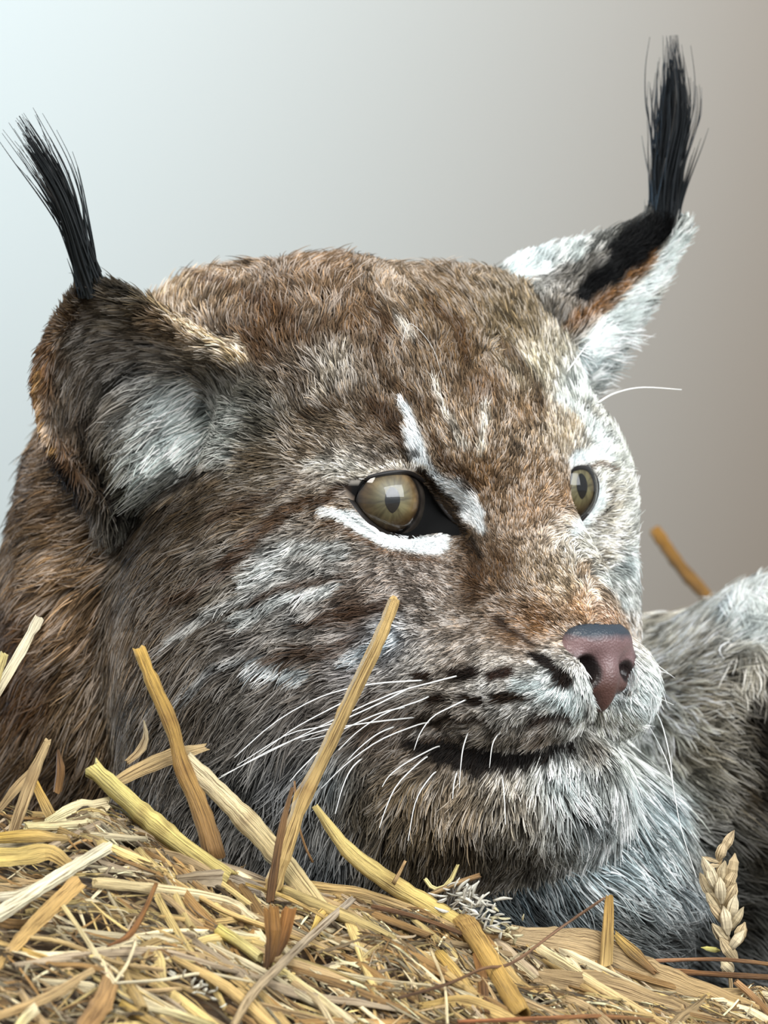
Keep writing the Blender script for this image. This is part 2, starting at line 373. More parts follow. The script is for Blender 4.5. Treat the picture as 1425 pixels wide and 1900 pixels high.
LEN1 = """300 770 105|350 720 85|200 650 64|260 580 44|130 700 44|350 615 22|450 665 30|80 750 18|100 620 18|330 840 100|200 850 60|165 530 24|480 720 44|100 850 22"""
LEN2 = """1000 490 40|1100 450 34|950 560 42|1050 540 32|1150 480 26|1230 420 30|1110 570 26|1185 570 46|1250 460 38|1130 640 60|1080 680 60|1000 620 42"""
LEN3 = """150 1150 84|100 950 62|60 1300 90|1100 1600 96|1200 1600 92|1000 1700 80|1250 1150 62|1390 1150 90|1300 1300 80|1350 1500 84|1250 1700 84"""
# markings and painted shade (far brow, nose crease): layer, colour, strength, points x y halfwidth
MARK = """0 50 38 32 .8 1091 1306 3 1093 1330 3 1096 1350 4
0 246 250 252 1 600 938 8 650 966 14 700 990 16 760 1008 16 812 1008 20
0 128 98 72 .7 610 968 5 690 1012 6 760 1038 5 815 1042 5
0 236 240 244 1 742 745 7 762 790 12 776 845 12 805 885 12 856 914 18 882 956 19 888 978 10
0 222 214 202 .9 655 888 7 700 868 7 750 862 6 790 874 6
0 62 52 40 .8 690 848 4 725 834 6 765 842 7
0 84 62 42 .8 690 750 14 725 780 16 745 825 11
0 52 38 20 1 775 876 6 800 895 11 826 930 13 850 968 12 870 1000 10 885 1030 9
0 96 70 44 .7 800 810 9 830 860 11 880 905 13
0 88 62 38 .8 640 905 7 590 928 12 530 950 15 470 1000 15 425 1060 15
0 206 202 194 .8 570 862 12 620 862 14 655 870 10
0 205 208 208 .7 460 1080 14 540 1015 16 640 1020 14
0 200 206 208 .6 450 1150 18 520 1110 16 620 1090 14
0 92 66 46 .7 470 1110 9 560 1080 8 640 1070 8
0 84 62 46 .8 740 1122 10 650 1138 13 560 1160 13
0 96 74 58 .7 640 1200 16 560 1210 14 500 1230 12
0 70 50 36 .6 400 960 8 470 930 12 540 900 9
0 84 62 46 .6 300 1120 8 370 1090 12 440 1030 8
0 196 200 202 .5 330 1180 8 400 1130 12 470 1100 8
0 190 194 198 .5 340 1290 8 400 1240 12 460 1220 8
0 205 214 220 .7 470 1240 14 560 1255 12
0 205 216 224 .7 650 1225 16 720 1190 14
0 46 34 26 1 628 902 5 646 906 6
0 50 38 32 1 846 1250 13 882 1249 12
0 60 42 33 1 914 1253 11 950 1247 11
0 60 46 36 1 776 1256 12 800 1254 11
0 54 42 33 1 860 1300 11 892 1297 11
0 60 46 33 1 924 1294 11 990 1288 11
0 64 49 38 1 796 1299 10 824 1299 9
0 60 48 38 .9 775 1338 6 850 1336 7 900 1338 7
0 62 46 40 .9 985 1338 6 1060 1332 7
0 178 172 168 .7 770 1362 8 900 1362 8 1000 1356 8
0 34 26 20 1 760 1378 8 810 1396 18 870 1412 26 940 1416 18 1010 1404 12 1065 1390 8
0 36 24 16 1 982 1212 7 1012 1232 12 1050 1258 17
0 58 40 26 .9 925 1152 7 955 1172 6 985 1192 6
0 44 36 26 .9 235 990 20 240 930 24 300 905 22 360 880 14
0 70 58 42 .7 240 1020 20 310 960 24 400 920 18
0 108 80 54 .7 330 505 6 430 540 9 520 575 9 560 610 8
0 102 76 50 .7 480 560 8 560 640 8 600 600 8
0 96 70 44 .7 690 555 9 720 610 12 690 660 8
0 100 74 48 .7 790 560 9 850 600 11 860 670 9
0 96 72 46 .7 930 640 9 985 700 11 1010 760 8
0 190 184 176 .7 735 590 8 760 620 12
0 182 170 154 .7 590 730 12 620 680 12 640 640 8
0 196 190 180 .7 800 700 7 835 780 11 860 830 11
0 205 200 188 .6 900 750 8 890 830 12
0 104 78 50 .6 700 690 9 780 740 10 800 780 8
0 92 72 50 .6 560 780 9 640 740 10
0 245 250 251 1 1062 988 8 1092 958 12 1112 922 12 1112 896 10
0 70 60 50 .8 1100 976 4 1128 945 4 1136 915 3
0 240 246 248 1 1062 858 8 1095 838 12 1125 846 10
0 110 84 58 .9 1078 867 4 1110 862 4 1138 868 4
0 232 238 238 .8 1040 745 10 1090 780 12 1130 830 12
0 242 248 250 1 1110 1300 10 1150 1262 16 1168 1250 14
0 222 232 234 .7 960 1270 12 1040 1290 16 1075 1320 10
0 90 76 62 .8 1160 1288 4 1180 1280 5
0 150 116 76 .6 1080 1050 10 1130 1110 12 1155 1160 8
0 84 62 40 .7 860 1010 9 890 1060 14 870 1110 12
2 14 16 19 1 1232 405 30 1215 425 34 1175 455 36 1140 485 34 1105 520 26 1080 550 14
2 118 112 104 .85 890 520 16 950 568 24 1030 585 20 1060 570 12
2 120 116 110 .8 1000 525 14 1070 505 14 1120 470 10
2 150 108 62 .8 1218 468 7 1150 535 9 1075 592 10
2 244 250 250 1 1262 430 8 1225 505 16 1170 575 22 1110 640 26
1 196 160 112 .9 66 690 5 70 770 7 98 840 7
1 206 184 150 .9 280 560 5 360 615 8 440 665 11 480 690 12
1 150 142 134 .6 150 620 20 230 640 24 320 680 24
1 40 30 20 .9 95 850 8 125 900 12 140 935 10
1 50 42 34 .7 150 770 8 160 840 10 200 890 12
1 40 36 28 .8 150 520 8 190 528 8 235 545 6
3 36 31 26 .9 200 880 14 222 940 22 245 1010 22
1 36 31 26 .9 190 880 10 215 940 16
3 40 30 20 .9 95 850 8 125 900 12 140 935 10
3 215 218 214 .8 40 1480 1 41 1480 1
3 36 34 32 .7 915 1580 14 945 1650 16 1010 1720 18
3 120 140 150 .5 930 1600 10 980 1690 10
3 40 36 30 .8 1400 1300 14 1425 1380 30 1410 1480 20
3 210 216 216 .8 1325 1135 10 1370 1150 26 1420 1180 26"""
def _tab(s): return np.array([[float(v) for v in r.split()] for r in s.replace('\n', '|').split('|') if r.strip()])
TC = [_tab(t) for t in (COL0, COL1, COL2, COL3)]
for t in TC: t[:, 2:] = srgb(t[:, 2:]) if t[:, 2:].max() > 1.5 else t[:, 2:]
TF = [_tab(t) for t in (FLOW0, FLOW1, FLOW2, FLOW3)]; TL = [_tab(t) for t in (LEN0, LEN1, LEN2, LEN3)]
for t in TF: t[:, 2:] /= np.linalg.norm(t[:, 2:], axis=1)[:, None]
MK = []
for r in MARK.split('\n'):
    v = [float(a) for a in r.split()]
    MK.append((int(v[0]), srgb(np.array(v[1:4])), v[4], np.array(v[5:]).reshape(-1, 3)))
def idw(tab, q, soft=18.0, power=3.0):
    out = np.empty((len(q), tab.shape[1] - 2))
    for s in range(0, len(q), 40000):
        x = q[s:s + 40000]
        d2 = (x[:, None, 0] - tab[None, :, 0]) ** 2 + (x[:, None, 1] - tab[None, :, 1]) ** 2 + soft * soft
        w = d2 ** (-power / 2); w /= w.sum(1)[:, None]
        out[s:s + 40000] = w @ tab[:, 2:]
    return out
def noise2(q, scale, seed):
    """smooth value noise on 2-D points, -1..1"""
    r = np.random.default_rng(seed).uniform(-1, 1, (256, 256))
    u = q / scale + 1000; i = np.floor(u).astype(int); f = u - i; f = f * f * (3 - 2 * f)
    a = r[i[:, 0] % 256, i[:, 1] % 256]; b = r[(i[:, 0] + 1) % 256, i[:, 1] % 256]
    c = r[i[:, 0] % 256, (i[:, 1] + 1) % 256]; d = r[(i[:, 0] + 1) % 256, (i[:, 1] + 1) % 256]
    return (a * (1 - f[:, 0]) + b * f[:, 0]) * (1 - f[:, 1]) + (c * (1 - f[:, 0]) + d * f[:, 0]) * f[:, 1]
def coat_colour(q, lay):
    """coat colour (linear) at face coordinates q for layer lay"""
    out = np.zeros((len(q), 3))
    w1 = np.stack([noise2(q, 26, 5), noise2(q, 26, 6)], 1) * 7
    for L in range(4):
        m = lay == L
        if not m.any(): continue
        x = q[m] + w1[m]; c = idw(TC[L], x)
        for (l, col, st, pl) in MK:
            if l != L: continue
            best = np.full(len(x), 1e9)
            for a, b in zip(pl[:-1], pl[1:]):
                d, t = seg_dist(x, a[:2], b[:2]); best = np.minimum(best, d - (a[2] + (b[2] - a[2]) * t))
            k = st * np.clip(0.5 - best / 9.0, 0, 1)
            c = c * (1 - k[:, None]) + col * k[:, None]
        out[m] = c
    return out
def field(tabs, q, lay, soft=25.0):
    out = np.zeros((len(q), tabs[0].shape[1] - 2))
    for L in range(4):
        m = lay == L
        if m.any(): out[m] = idw(tabs[L], q[m], soft)
    return out
# ---- skin colour ----------------------------------------------------------------------
def colour_attr(me, rgb):
    a = me.color_attributes.new('coat', 'FLOAT_COLOR', 'POINT')
    c = np.ones((len(rgb), 4), np.float32); c[:, :3] = rgb; a.data.foreach_set('color', c.ravel())
at = nts.nodes.new('ShaderNodeAttribute'); at.attribute_name = 'coat'
nts.links.new(at.outputs['Color'], bsk.inputs['Base Color'])

# ---- eyes -----------------------------------------------------------------------------
mrim, _, brim = mat('eyelid_skin'); brim.inputs['Base Color'].default_value = (0.012, 0.010, 0.009, 1); brim.inputs['Roughness'].default_value = 0.45; brim.inputs['Specular IOR Level'].default_value = 0.3
meye, nte, be = mat('eyeball')
co = nte.nodes.new('ShaderNodeAttribute'); co.attribute_name = 'ang'   # angle from the gaze axis, radians
rp = nte.nodes.new('ShaderNodeValToRGB'); rp.color_ramp.interpolation = 'LINEAR'
els = rp.color_ramp.elements; els[0].position = 0.0; els[0].color = (0.14, 0.125, 0.065, 1)
els[1].position = 1.0; els[1].color = (0.03, 0.025, 0.02, 1)
for p_, c_ in ((0.30, (0.17, 0.15, 0.075, 1)), (0.56, (0.20, 0.13, 0.055, 1)), (0.65, (0.10, 0.06, 0.028, 1)), (0.69, (0.012, 0.01, 0.008, 1)), (0.78, (0.035, 0.028, 0.024, 1))):
    e = els.new(p_); e.color = c_
nte.links.new(co.outputs['Fac'], rp.inputs[0])
fx = nte.nodes.new('ShaderNodeAttribute'); fx.attribute_name = 'rad'
nz = nte.nodes.new('ShaderNodeTexNoise'); nz.inputs['Scale'].default_value = 1.0; nz.inputs['Detail'].default_value = 5
nte.links.new(fx.outputs['Vector'], nz.inputs['Vector'])
mx = nte.nodes.new('ShaderNodeMix'); mx.data_type = 'RGBA'; mx.blend_type = 'MULTIPLY'; mx.inputs[0].default_value = 0.85
gr = nte.nodes.new('ShaderNodeValToRGB'); gr.color_ramp.elements[0].position = .32; gr.color_ramp.elements[0].color = (.45, .42, .38, 1); gr.color_ramp.elements[1].position = .68; gr.color_ramp.elements[1].color = (1.35, 1.35, 1.3, 1)
nte.links.new(nz.outputs[0], gr.inputs[0]); nte.links.new(rp.outputs[0], mx.inputs[6]); nte.links.new(gr.outputs[0], mx.inputs[7])
nte.links.new(mx.outputs[2], be.inputs['Base Color']); be.inputs['Roughness'].default_value = 0.35
mpup, _, bp = mat('pupil'); bp.inputs['Base Color'].default_value = (0.003, 0.004, 0.005, 1); bp.inputs['Roughness'].default_value = 0.2
mcor, ntc, bc = mat('cornea')
ntc.nodes.remove(bc); oc = ntc.nodes['Material Output']
gl = ntc.nodes.new('ShaderNodeBsdfGlossy'); gl.inputs['Roughness'].default_value = 0.03
tr = ntc.nodes.new('ShaderNodeBsdfTransparent'); fr = ntc.nodes.new('ShaderNodeFresnel'); fr.inputs[0].default_value = 1.5
ms = ntc.nodes.new('ShaderNodeMixShader'); ntc.links.new(fr.outputs[0], ms.inputs[0]); ntc.links.new(tr.outputs[0], ms.inputs[1]); ntc.links.new(gl.outputs[0], ms.inputs[2]); ntc.links.new(ms.outputs[0], oc.inputs['Surface'])

def inside(poly, q):
    poly = np.asarray(poly, float); r = np.zeros(len(q), bool); j = len(poly) - 1
    for i in range(len(poly)):
        (xi, yi), (xj, yj) = poly[i], poly[j]
        c = ((yi > q[:, 1]) != (yj > q[:, 1])) & (q[:, 0] < (xj - xi) * (q[:, 1] - yi) / (yj - yi + 1e-9) + xi)
        r ^= c; j = i
    return r
def offset_poly(poly, d):
    p = np.asarray(poly, float); t = np.roll(p, -1, 0) - np.roll(p, 1, 0); t /= np.linalg.norm(t, axis=1)[:, None] + 1e-9
    n = np.stack([t[:, 1], -t[:, 0]], 1)
    area2 = (p[:, 0] * np.roll(p[:, 1], -1) - np.roll(p[:, 0], -1) * p[:, 1]).sum()
    return p + n * d * (1 if area2 > 0 else -1)
def closed_smooth(pts, n):
    p = np.asarray(pts, float); q = np.vstack([p[-2:], p, p[:3]]); s = smooth_path(q, (len(q) - 1) * 12)
    a = 2 * 12; b = a + len(p) * 12; s = s[int(a * len(s) / ((len(q) - 1) * 12)):int(b * len(s) / ((len(q) - 1) * 12))]
    d = np.r_[0, np.cumsum(np.linalg.norm(np.diff(np.vstack([s, s[:1]]), axis=0), axis=1))]
    u = np.linspace(0, d[-1], n, endpoint=False); s2 = np.vstack([s, s[:1]])
    return np.stack([np.interp(u, d, s2[:, k]) for k in range(2)], 1)
def make_eye(cen, R, gaze_deg, pitch, outline, occl=None, side='near'):
    g = np.array([math.sin(math.radians(gaze_deg)) * math.cos(pitch), -math.cos(math.radians(gaze_deg)) * math.cos(pitch), math.sin(pitch)])
    rx = np.cross(g, [0, 0, 1.0]); rx /= np.linalg.norm(rx); ry = np.cross(rx, g)
    nu, nv = 72, 48; V = []; ang = []; rad = []
    for j in range(nv + 1):
        th = (j / nv) ** 1.3 * math.pi
        # iris plane is flatter than the globe
        for i in range(nu):
            ph = i * 2 * math.pi / nu
            d = math.cos(th) * g + math.sin(th) * (math.cos(ph) * rx + math.sin(ph) * ry)
            V.append(cen + R * d); ang.append(th); rad.append((math.cos(ph) * 4 + 9, math.sin(ph) * 4 + 9, th * 3.0))
    F = [(j * nu + i, j * nu + (i + 1) % nu, (j + 1) * nu + (i + 1) % nu, (j + 1) * nu + i) for j in range(nv) for i in range(nu)]
    eye = child(mesh_obj('eye', V, F, meye))
    a = eye.data.attributes.new('ang', 'FLOAT', 'POINT'); a.data.foreach_set('value', ang)
    a = eye.data.attributes.new('rad', 'FLOAT_VECTOR', 'POINT'); a.data.foreach_set('vector', np.array(rad, np.float32).ravel())
    eye['label'] = 'amber green eye'
    # pupil: upright oval lying on the iris
    V = [cen + (R + 0.8) * g]; F = []
    n = 40
    for k in (0.5, 1.0):
        for i in range(n):
            ph = i * 2 * math.pi / n
            e = 0.155 * math.cos(ph); f_ = 0.25 * math.sin(ph)
            if math.sin(ph) < 0: e *= (1 - 0.35 * (math.sin(ph) ** 2))
            d = g + k * (e * rx + f_ * ry); V.append(cen + (R + 0.8) * d / np.linalg.norm(d))
    F = [(0, 1 + i, 1 + (i + 1) % n) for i in range(n)] + [(1 + i, 1 + n + i, 1 + n + (i + 1) % n, 1 + (i + 1) % n) for i in range(n)]
    child(mesh_obj('pupil', V, F, mpup), eye)
    # cornea: clear bulge
    V = []; F = []; nr = 14; n = 48; hw = 0.74
    for j in range(nr + 1):
        th = hw * j / nr; h = R + 2.0 + 11.0 * max(0.0, 1 - (th / hw) ** 2)
        for i in range(n):
            ph = i * 2 * math.pi / n
            V.append(cen + h * (math.cos(th) * g + math.sin(th) * (math.cos(ph) * rx + math.sin(ph) * ry)))
    F = [(j * n + i, j * n + (i + 1) % n, (j + 1) * n + (i + 1) % n, (j + 1) * n + i) for j in range(nr) for i in range(n)]
    child(mesh_obj('cornea', V, F, mcor), eye)
    # lids
    ol = closed_smooth(outline, 96)
    def on_globe(q, RR):
        k0 = (D + cen[1]) / D; c2 = proj(cen[None])[0]; d = (q - c2) * k0; r2 = (d ** 2).sum(1)
        y = cen[1] - np.sqrt(np.maximum(RR * RR - r2, 0)); return y
    skin = trace(*offset_poly(ol, 26).T)[:, 1]
    yg = on_globe(ol, R + 3); far_off = np.linalg.norm((ol - proj(cen[None])[0]), axis=1) > R * 0.97
    if occl is not None:
        skin = np.where((skin < cen[1] - R * 1.3) | (offset_poly(ol, 26)[:, 0] < occl), yg - 6, skin)
    yg = np.where(far_off, np.minimum(yg, skin + 26), yg)
    rings = [(ol, yg + 14), (ol, yg - 1), (offset_poly(ol, 3.5), np.minimum(yg - 5, yg * .8 + skin * .2 - 4)), (offset_poly(ol, 8), yg * .55 + skin * .45 - 4), (offset_poly(ol, 15), yg * .25 + skin * .75 - 3), (offset_poly(ol, 26), skin + 3)]
    V = []; n = len(ol)
    for q, y in rings:
        k = (D + y) / D; V.append(np.stack([(q[:, 0] - 712.5) * k, y, (950 - q[:, 1]) * k], 1))
    V = np.concatenate(V)
    F = [(j * n + i, j * n + (i + 1) % n, (j + 1) * n + (i + 1) % n, (j + 1) * n + i) for j in range(len(rings) - 1) for i in range(n)]
    lid = child(mesh_obj('eyelid', V, F, msk), eye)
    lid.data.materials.append(mrim)
    mi = np.array([1 if f[0] < 3 * n else 0 for f in F], np.int32); lid.data.polygons.foreach_set('material_index', mi)
    colour_attr(lid.data, coat_colour(proj(V), np.zeros(len(V), int)) * 0.8)
    return V, F
OUT_N = [(646, 905), (658, 899), (675, 894), (702, 885), (736, 880), (764, 883), (787, 901), (806, 929), (828, 958), (856, 988), (844, 991), (818, 985), (785, 991), (750, 992), (715, 983), (685, 962), (662, 935), (648, 915)]
OUT_F = [(1035, 905), (1045, 885), (1062, 876), (1080, 871), (1094, 876), (1103, 893), (1104, 912), (1098, 932), (1085, 952), (1066, 968), (1045, 960), (1035, 930)]
EN = P(690, 928, -116); EF = P(1007, 908, 120)
LIDN = make_eye(EN, 98.0, 23, 0.0, OUT_N)
LIDF = make_eye(EF, 98.0, 48, 0.06, OUT_F, occl=1066)

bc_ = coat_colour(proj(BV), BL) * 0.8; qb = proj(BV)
dk = (inside(offset_poly(closed_smooth(OUT_N, 60), 7), qb) & (BV[:, 1] < 100)) | (inside(offset_poly(closed_smooth(OUT_F, 60), 5), qb) & (BV[:, 1] > 0) & (BV[:, 1] < 330))
bc_[dk] = 0.004; bc_[np.linalg.norm(BV - (H(303, 0, -287) + [0, 0, -30]), axis=1) < 70] = 0.05
colour_attr(body.data, bc_)

# ---- nose leather ---------------------------------------------------------------------
N0 = H(303, 0, -287)
def nl(a, b, c): return N0 + a * FW + b * NR + c * UP
NP = [ell(nl(-8, 0, 20), (46, 78, 42), k=24),
      ell(nl(-14, 62, -16), (34, 30, 34), k=16), ell(nl(-14, -62, -16), (34, 30, 34), k=16),
      ell(nl(6, 0, -42), (34, 30, 52), k=20), ell(nl(-2, 0, -84), (22, 15, 26), k=18),
      ell(nl(-10, 36, -56), (32, 30, 22), k=18), ell(nl(-10, -36, -56), (32, 30, 22), k=18),
      ell(nl(22, 53, -36), (46, 25, 29), k=7, op='-'), ell(nl(26, -50, -34), (24, 12, 15), k=7, op='-'),
      cap(nl(12, 52, -44), nl(-12, 96, -56), 11, 7, k=8, op='-'), cap(nl(22, -54, -40), nl(2, -92, -50), 7, 4, k=8, op='-')]
def nose_sdf(p):
    f = np.full(len(p), 1e4)
    for q in NP:
        d = prim_d(q, p); k = q['k']
        if q['op'] == '+': h = np.maximum(k - np.abs(f - d), 0) / k; f = np.minimum(f, d) - h * h * k * .25
        else: d = -d; h = np.maximum(k - np.abs(f - d), 0) / k; f = np.maximum(f, d) + h * h * k * .25
    return f
NV, NF = surface_nets(tuple(N0 - 125), tuple(N0 + 125), 3.0, nose_sdf)
mno, ntn, bn = mat('nose_leather')
tc = ntn.nodes.new('ShaderNodeAttribute'); tc.attribute_name = 'coat'
vo = ntn.nodes.new('ShaderNodeTexVoronoi'); vo.inputs['Scale'].default_value = 1500
tx = ntn.nodes.new('ShaderNodeTexCoord'); ntn.links.new(tx.outputs['Object'], vo.inputs['Vector'])
bu = ntn.nodes.new('ShaderNodeBump'); bu.inputs['Strength'].default_value = 0.35; bu.inputs['Distance'].default_value = 0.0004
ntn.links.new(vo.outputs['Distance'], bu.inputs['Height']); ntn.links.new(bu.outputs[0], bn.inputs['Normal'])
ntn.links.new(tc.outputs['Color'], bn.inputs['Base Color']); bn.inputs['Roughness'].default_value = 0.42
bn.inputs['Subsurface Weight'].default_value = 0.05; bn.inputs['Subsurface Radius'].default_value = (0.003, 0.001, 0.001)
nose = child(mesh_obj('nose', NV, NF, mno)); nose['label'] = 'bare pinkish brown nose with a dark top rim'
lc = np.stack([(NV - N0) @ FW, (NV - N0) @ NR, (NV - N0) @ UP], 1)
ncol = np.tile(srgb((124, 99, 99)), (len(NV), 1))
topk = np.clip((lc[:, 2] - 22 + 4 * noise2(lc[:, 1:] + 50, 14, 3)) / 12, 0, 1)[:, None]; ncol = ncol * (1 - topk) + srgb((46, 56, 66)) * topk
warm = np.clip((-lc[:, 2] - 15) / 50, 0, 1)[:, None]; ncol = ncol * (1 - warm) + srgb((88, 62, 56)) * warm
edge = np.clip((np.abs(lc[:, 1]) - 62) / 14, 0, 1)[:, None] * np.clip((10 - lc[:, 2]) / 20, 0, 1)[:, None]; ncol = ncol * (1 - edge * .6) + srgb((40, 26, 24)) * edge * .6
hole = np.clip((10 - np.minimum(np.abs(prim_d(NP[7], NV)), np.abs(prim_d(NP[8], NV)))) / 6, 0, 1)[:, None]; ncol = ncol * (1 - .9 * hole) + srgb((14, 10, 10)) * .9 * hole  # shade inside the nostrils painted in as near black
colour_attr(nose.data, ncol)
# ======================================================================================
#  COAT: hair curves rooted on the skin
# ======================================================================================
mh, nth, bh = mat('fur')
at = nth.nodes.new('ShaderNodeAttribute'); at.attribute_name = 'hair_colour'
nth.links.new(at.outputs['Color'], bh.inputs['Base Color']); bh.inputs['Roughness'].default_value = 0.6
bh.inputs['Specular IOR Level'].default_value = 0.16
mtf, ntt, btf = mat('tuft_hair'); btf.inputs['Base Color'].default_value = (0.004, 0.005, 0.006, 1); btf.inputs['Roughness'].default_value = 0.5; btf.inputs['Specular IOR Level'].default_value = 0.22
at = ntt.nodes.new('ShaderNodeAttribute'); at.attribute_name = 'hair_colour'; ntt.links.new(at.outputs['Color'], btf.inputs['Base Color'])
def hair_obj(name, pts, rad, col, par=None, m=None):
    """pts (n,k,3) design units, rad (n,k) or (k,), col (n,k,3)"""
    n, k, _ = pts.shape
    cu = bpy.data.hair_curves.new(name); cu.add_curves([k] * n)
    o = link(name, cu)
    par = par or lynx
    w = (W(pts) - np.array(par.matrix_world.translation)).astype(np.float32)
    cu.attributes['position'].data.foreach_set('vector', w.ravel()) if 'position' in cu.attributes else cu.position_data.foreach_set('vector', w.ravel())
    r = cu.attributes.new('radius', 'FLOAT', 'POINT') if 'radius' not in cu.attributes else cu.attributes['radius']
    r.data.foreach_set('value', np.ascontiguousarray(np.broadcast_to(rad, (n, k)) * S, dtype=np.float32).ravel())
    a = cu.attributes.new('hair_colour', 'FLOAT_COLOR', 'POINT')
    c = np.ones((n, k, 4), np.float32); c[..., :3] = np.clip(col, 0, 1); a.data.foreach_set('color', c.ravel())
    cu.materials.append(m or mh); o.parent = par
    return o
Vf, Ff, Nf, Lf = BV, BF, BN, BL
tri = np.concatenate([Ff[:, [0, 1, 2]], Ff[:, [0, 2, 3]]])
A3 = Vf[tri]; area_t = 0.5 * np.linalg.norm(np.cross(A3[:, 1] - A3[:, 0], A3[:, 2] - A3[:, 0]), axis=1)
cen_t = A3.mean(1); nor_t = Nf[tri].mean(1); lay_t = Lf[tri[:, 0]].astype(int)
q_t = proj(cen_t)
len_t = field(TL, q_t, lay_t)[:, 0]
view = cen_t + np.array([0, D, 0]); view /= np.linalg.norm(view, axis=1)[:, None]
facing = (nor_t * view).sum(1)
vis = (facing < 0.45) & (q_t[:, 0] > -140) & (q_t[:, 0] < 1560) & (q_t[:, 1] > 200) & (q_t[:, 1] < 1960)
# skin that something nearer fully hides needs no hair: march from the point to the camera
idx = np.nonzero(vis)[0]
hid = np.zeros(len(idx), bool)
for s in (120., 220., 340., 480., 640.):
    hid |= sdf(cen_t[idx] + nor_t[idx] * 20 - view[idx] * s) < -45
vis[idx[hid]] = False
dens = np.where(vis, FURK / (np.clip(len_t, 12, 110) ** 0.85), 0) * np.where(facing > 0.1, 0.6, 1.0) * np.where(lay_t == 3, 0.8, 1.0)
wts = area_t * dens; NH = int(wts.sum())
print('hairs', NH, time.time() - T0)
ti = rng.choice(len(tri), NH, p=wts / wts.sum())
b1, b2 = rng.random(NH), rng.random(NH); fl = b1 + b2 > 1; b1[fl] = 1 - b1[fl]; b2[fl] = 1 - b2[fl]
root = A3[ti, 0] + (A3[ti, 1] - A3[ti, 0]) * b1[:, None] + (A3[ti, 2] - A3[ti, 0]) * b2[:, None]
nn = Nf[tri[ti]]; nn = nn[:, 0] * (1 - b1 - b2)[:, None] + nn[:, 1] * b1[:, None] + nn[:, 2] * b2[:, None]; nn /= np.linalg.norm(nn, axis=1)[:, None]
lay = lay_t[ti]
# roots on the lids too
for LV, LF in (LIDN, LIDF):
    F4 = np.array(LF); F4 = F4[F4[:, 0] >= 3 * 96]; m = 1500
    a, b, c, d = (LV[F4[:, k]] for k in range(4)); fi = rng.integers(0, len(F4), m); u, v = rng.random((2, m, 1))
    p_ = (a[fi] * (1 - u) + b[fi] * u) * (1 - v) + (d[fi] * (1 - u) + c[fi] * u) * v
    n_ = np.cross(b[fi] - a[fi], d[fi] - a[fi]); n_ /= np.linalg.norm(n_, axis=1)[:, None] + 1e-9; n_ *= np.where(n_[:, 1] > 0, -1, 1)[:, None]
    root = np.vstack([root, p_]); nn = np.vstack([nn, n_]); lay = np.r_[lay, np.zeros(m, int)]
NH = len(root)
q0 = proj(root)
# no roots in the eye openings or on the nose
bad = (inside(offset_poly(closed_smooth(OUT_N, 60), 4), q0) & (root[:, 1] < 60)) | (inside(offset_poly(closed_smooth(OUT_F, 60), 4), q0) & (root[:, 1] > 10) & (root[:, 1] < 330))
bad |= (nose_sdf(root) < -5)
keep = ~bad; root, nn, lay, q0 = root[keep], nn[keep], lay[keep], q0[keep]; NH = len(root)
fl2 = field(TF, q0, lay, 30.0); ln = field(TL, q0, lay)[:, 0]
# hair near the eyes is short and lies away from them
for (ce, R_) in (((745, 935), 130.), ((1085, 915), 70.)):
    pass
jit = rng.normal(0, 1, (NH, 3))
wob = np.stack([noise2(q0, 46, 21), noise2(q0, 46, 22)], 1) * 0.30 + np.stack([noise2(q0, 17, 23), noise2(q0, 17, 24)], 1) * 0.22
fl2 = fl2 + wob; fl2 /= np.linalg.norm(fl2, axis=1)[:, None] + 1e-6
v3 = np.stack([fl2[:, 0], np.zeros(NH), -fl2[:, 1]], 1)
tg = v3 - (v3 * nn).sum(1)[:, None] * nn; tn = np.linalg.norm(tg, axis=1); tg /= tn[:, None] + 0.15
tg = tg + jit * 0.16; tg -= (tg * nn).sum(1)[:, None] * nn; tg /= np.linalg.norm(tg, axis=1)[:, None] + 0.1
lift0 = np.interp(ln, [8, 20, 45, 90], [0.22, 0.30, 0.42, 0.42]) * rng.uniform(0.7, 1.3, NH)
crown = np.exp(-((q0[:, 1] - 500) / 110) ** 2) * (lay == 0); lift0 = lift0 + 0.25 * crown
L = ln * rng.uniform(0.65, 1.2, NH) * np.where(rng.random(NH) < 0.04, 1.6, 1.0)
K = 6; sv = np.linspace(0, 1, K)
def grow(root, nn, tg, L, lift):
    bend = 0.55
    up = lift[:, None] * (sv - 0.5 * bend * sv ** 2)[None]; al = (0.55 * sv + 0.45 * sv ** 1.4)[None] * np.ones((len(L), 1))
    p = root[:, None, :] + L[:, None, None] * (up[..., None] * nn[:, None, :] + al[..., None] * tg[:, None, :])
    p[..., 2] -= (0.10 * L)[:, None] * (sv ** 2)[None]
    return p
pts = grow(root, nn, tg, L, lift0)
# clumping: hairs gather to neighbouring guide hairs towards their tips
from mathutils.kdtree import KDTree
ng = NH // 8; gi = rng.choice(NH, ng, replace=False)
kd = KDTree(ng)
for k_, g_ in enumerate(gi): kd.insert(root[g_], k_)
kd.balance()
cid = np.fromiter((kd.find(r_)[1] for r_ in root), dtype=np.int64, count=NH); gd = gi[cid]
wv = np.interp(ln, [10, 25, 60, 100], [0.0, 1.2, 3.5, 7.0])
ph = rng.uniform(0, 6.28, ng)[cid]; wave = (wv[:, None] * np.sin(ph[:, None] + sv[None] * 5.0) * sv[None])
side = np.cross(nn, tg)
pts = pts + wave[..., None] * side[:, None, :]
same = (lay == lay[gd]) & (np.linalg.norm(root - root[gd], axis=1) < 60)
ck = np.interp(ln, [10, 20, 45, 90], [0.05, 0.22, 0.45, 0.62]) * same * rng.uniform(0.6, 1.15, NH)
delta = (pts[gd] - pts) * (ck[:, None] * (sv ** 1.3)[None])[..., None]
pts = pts + delta
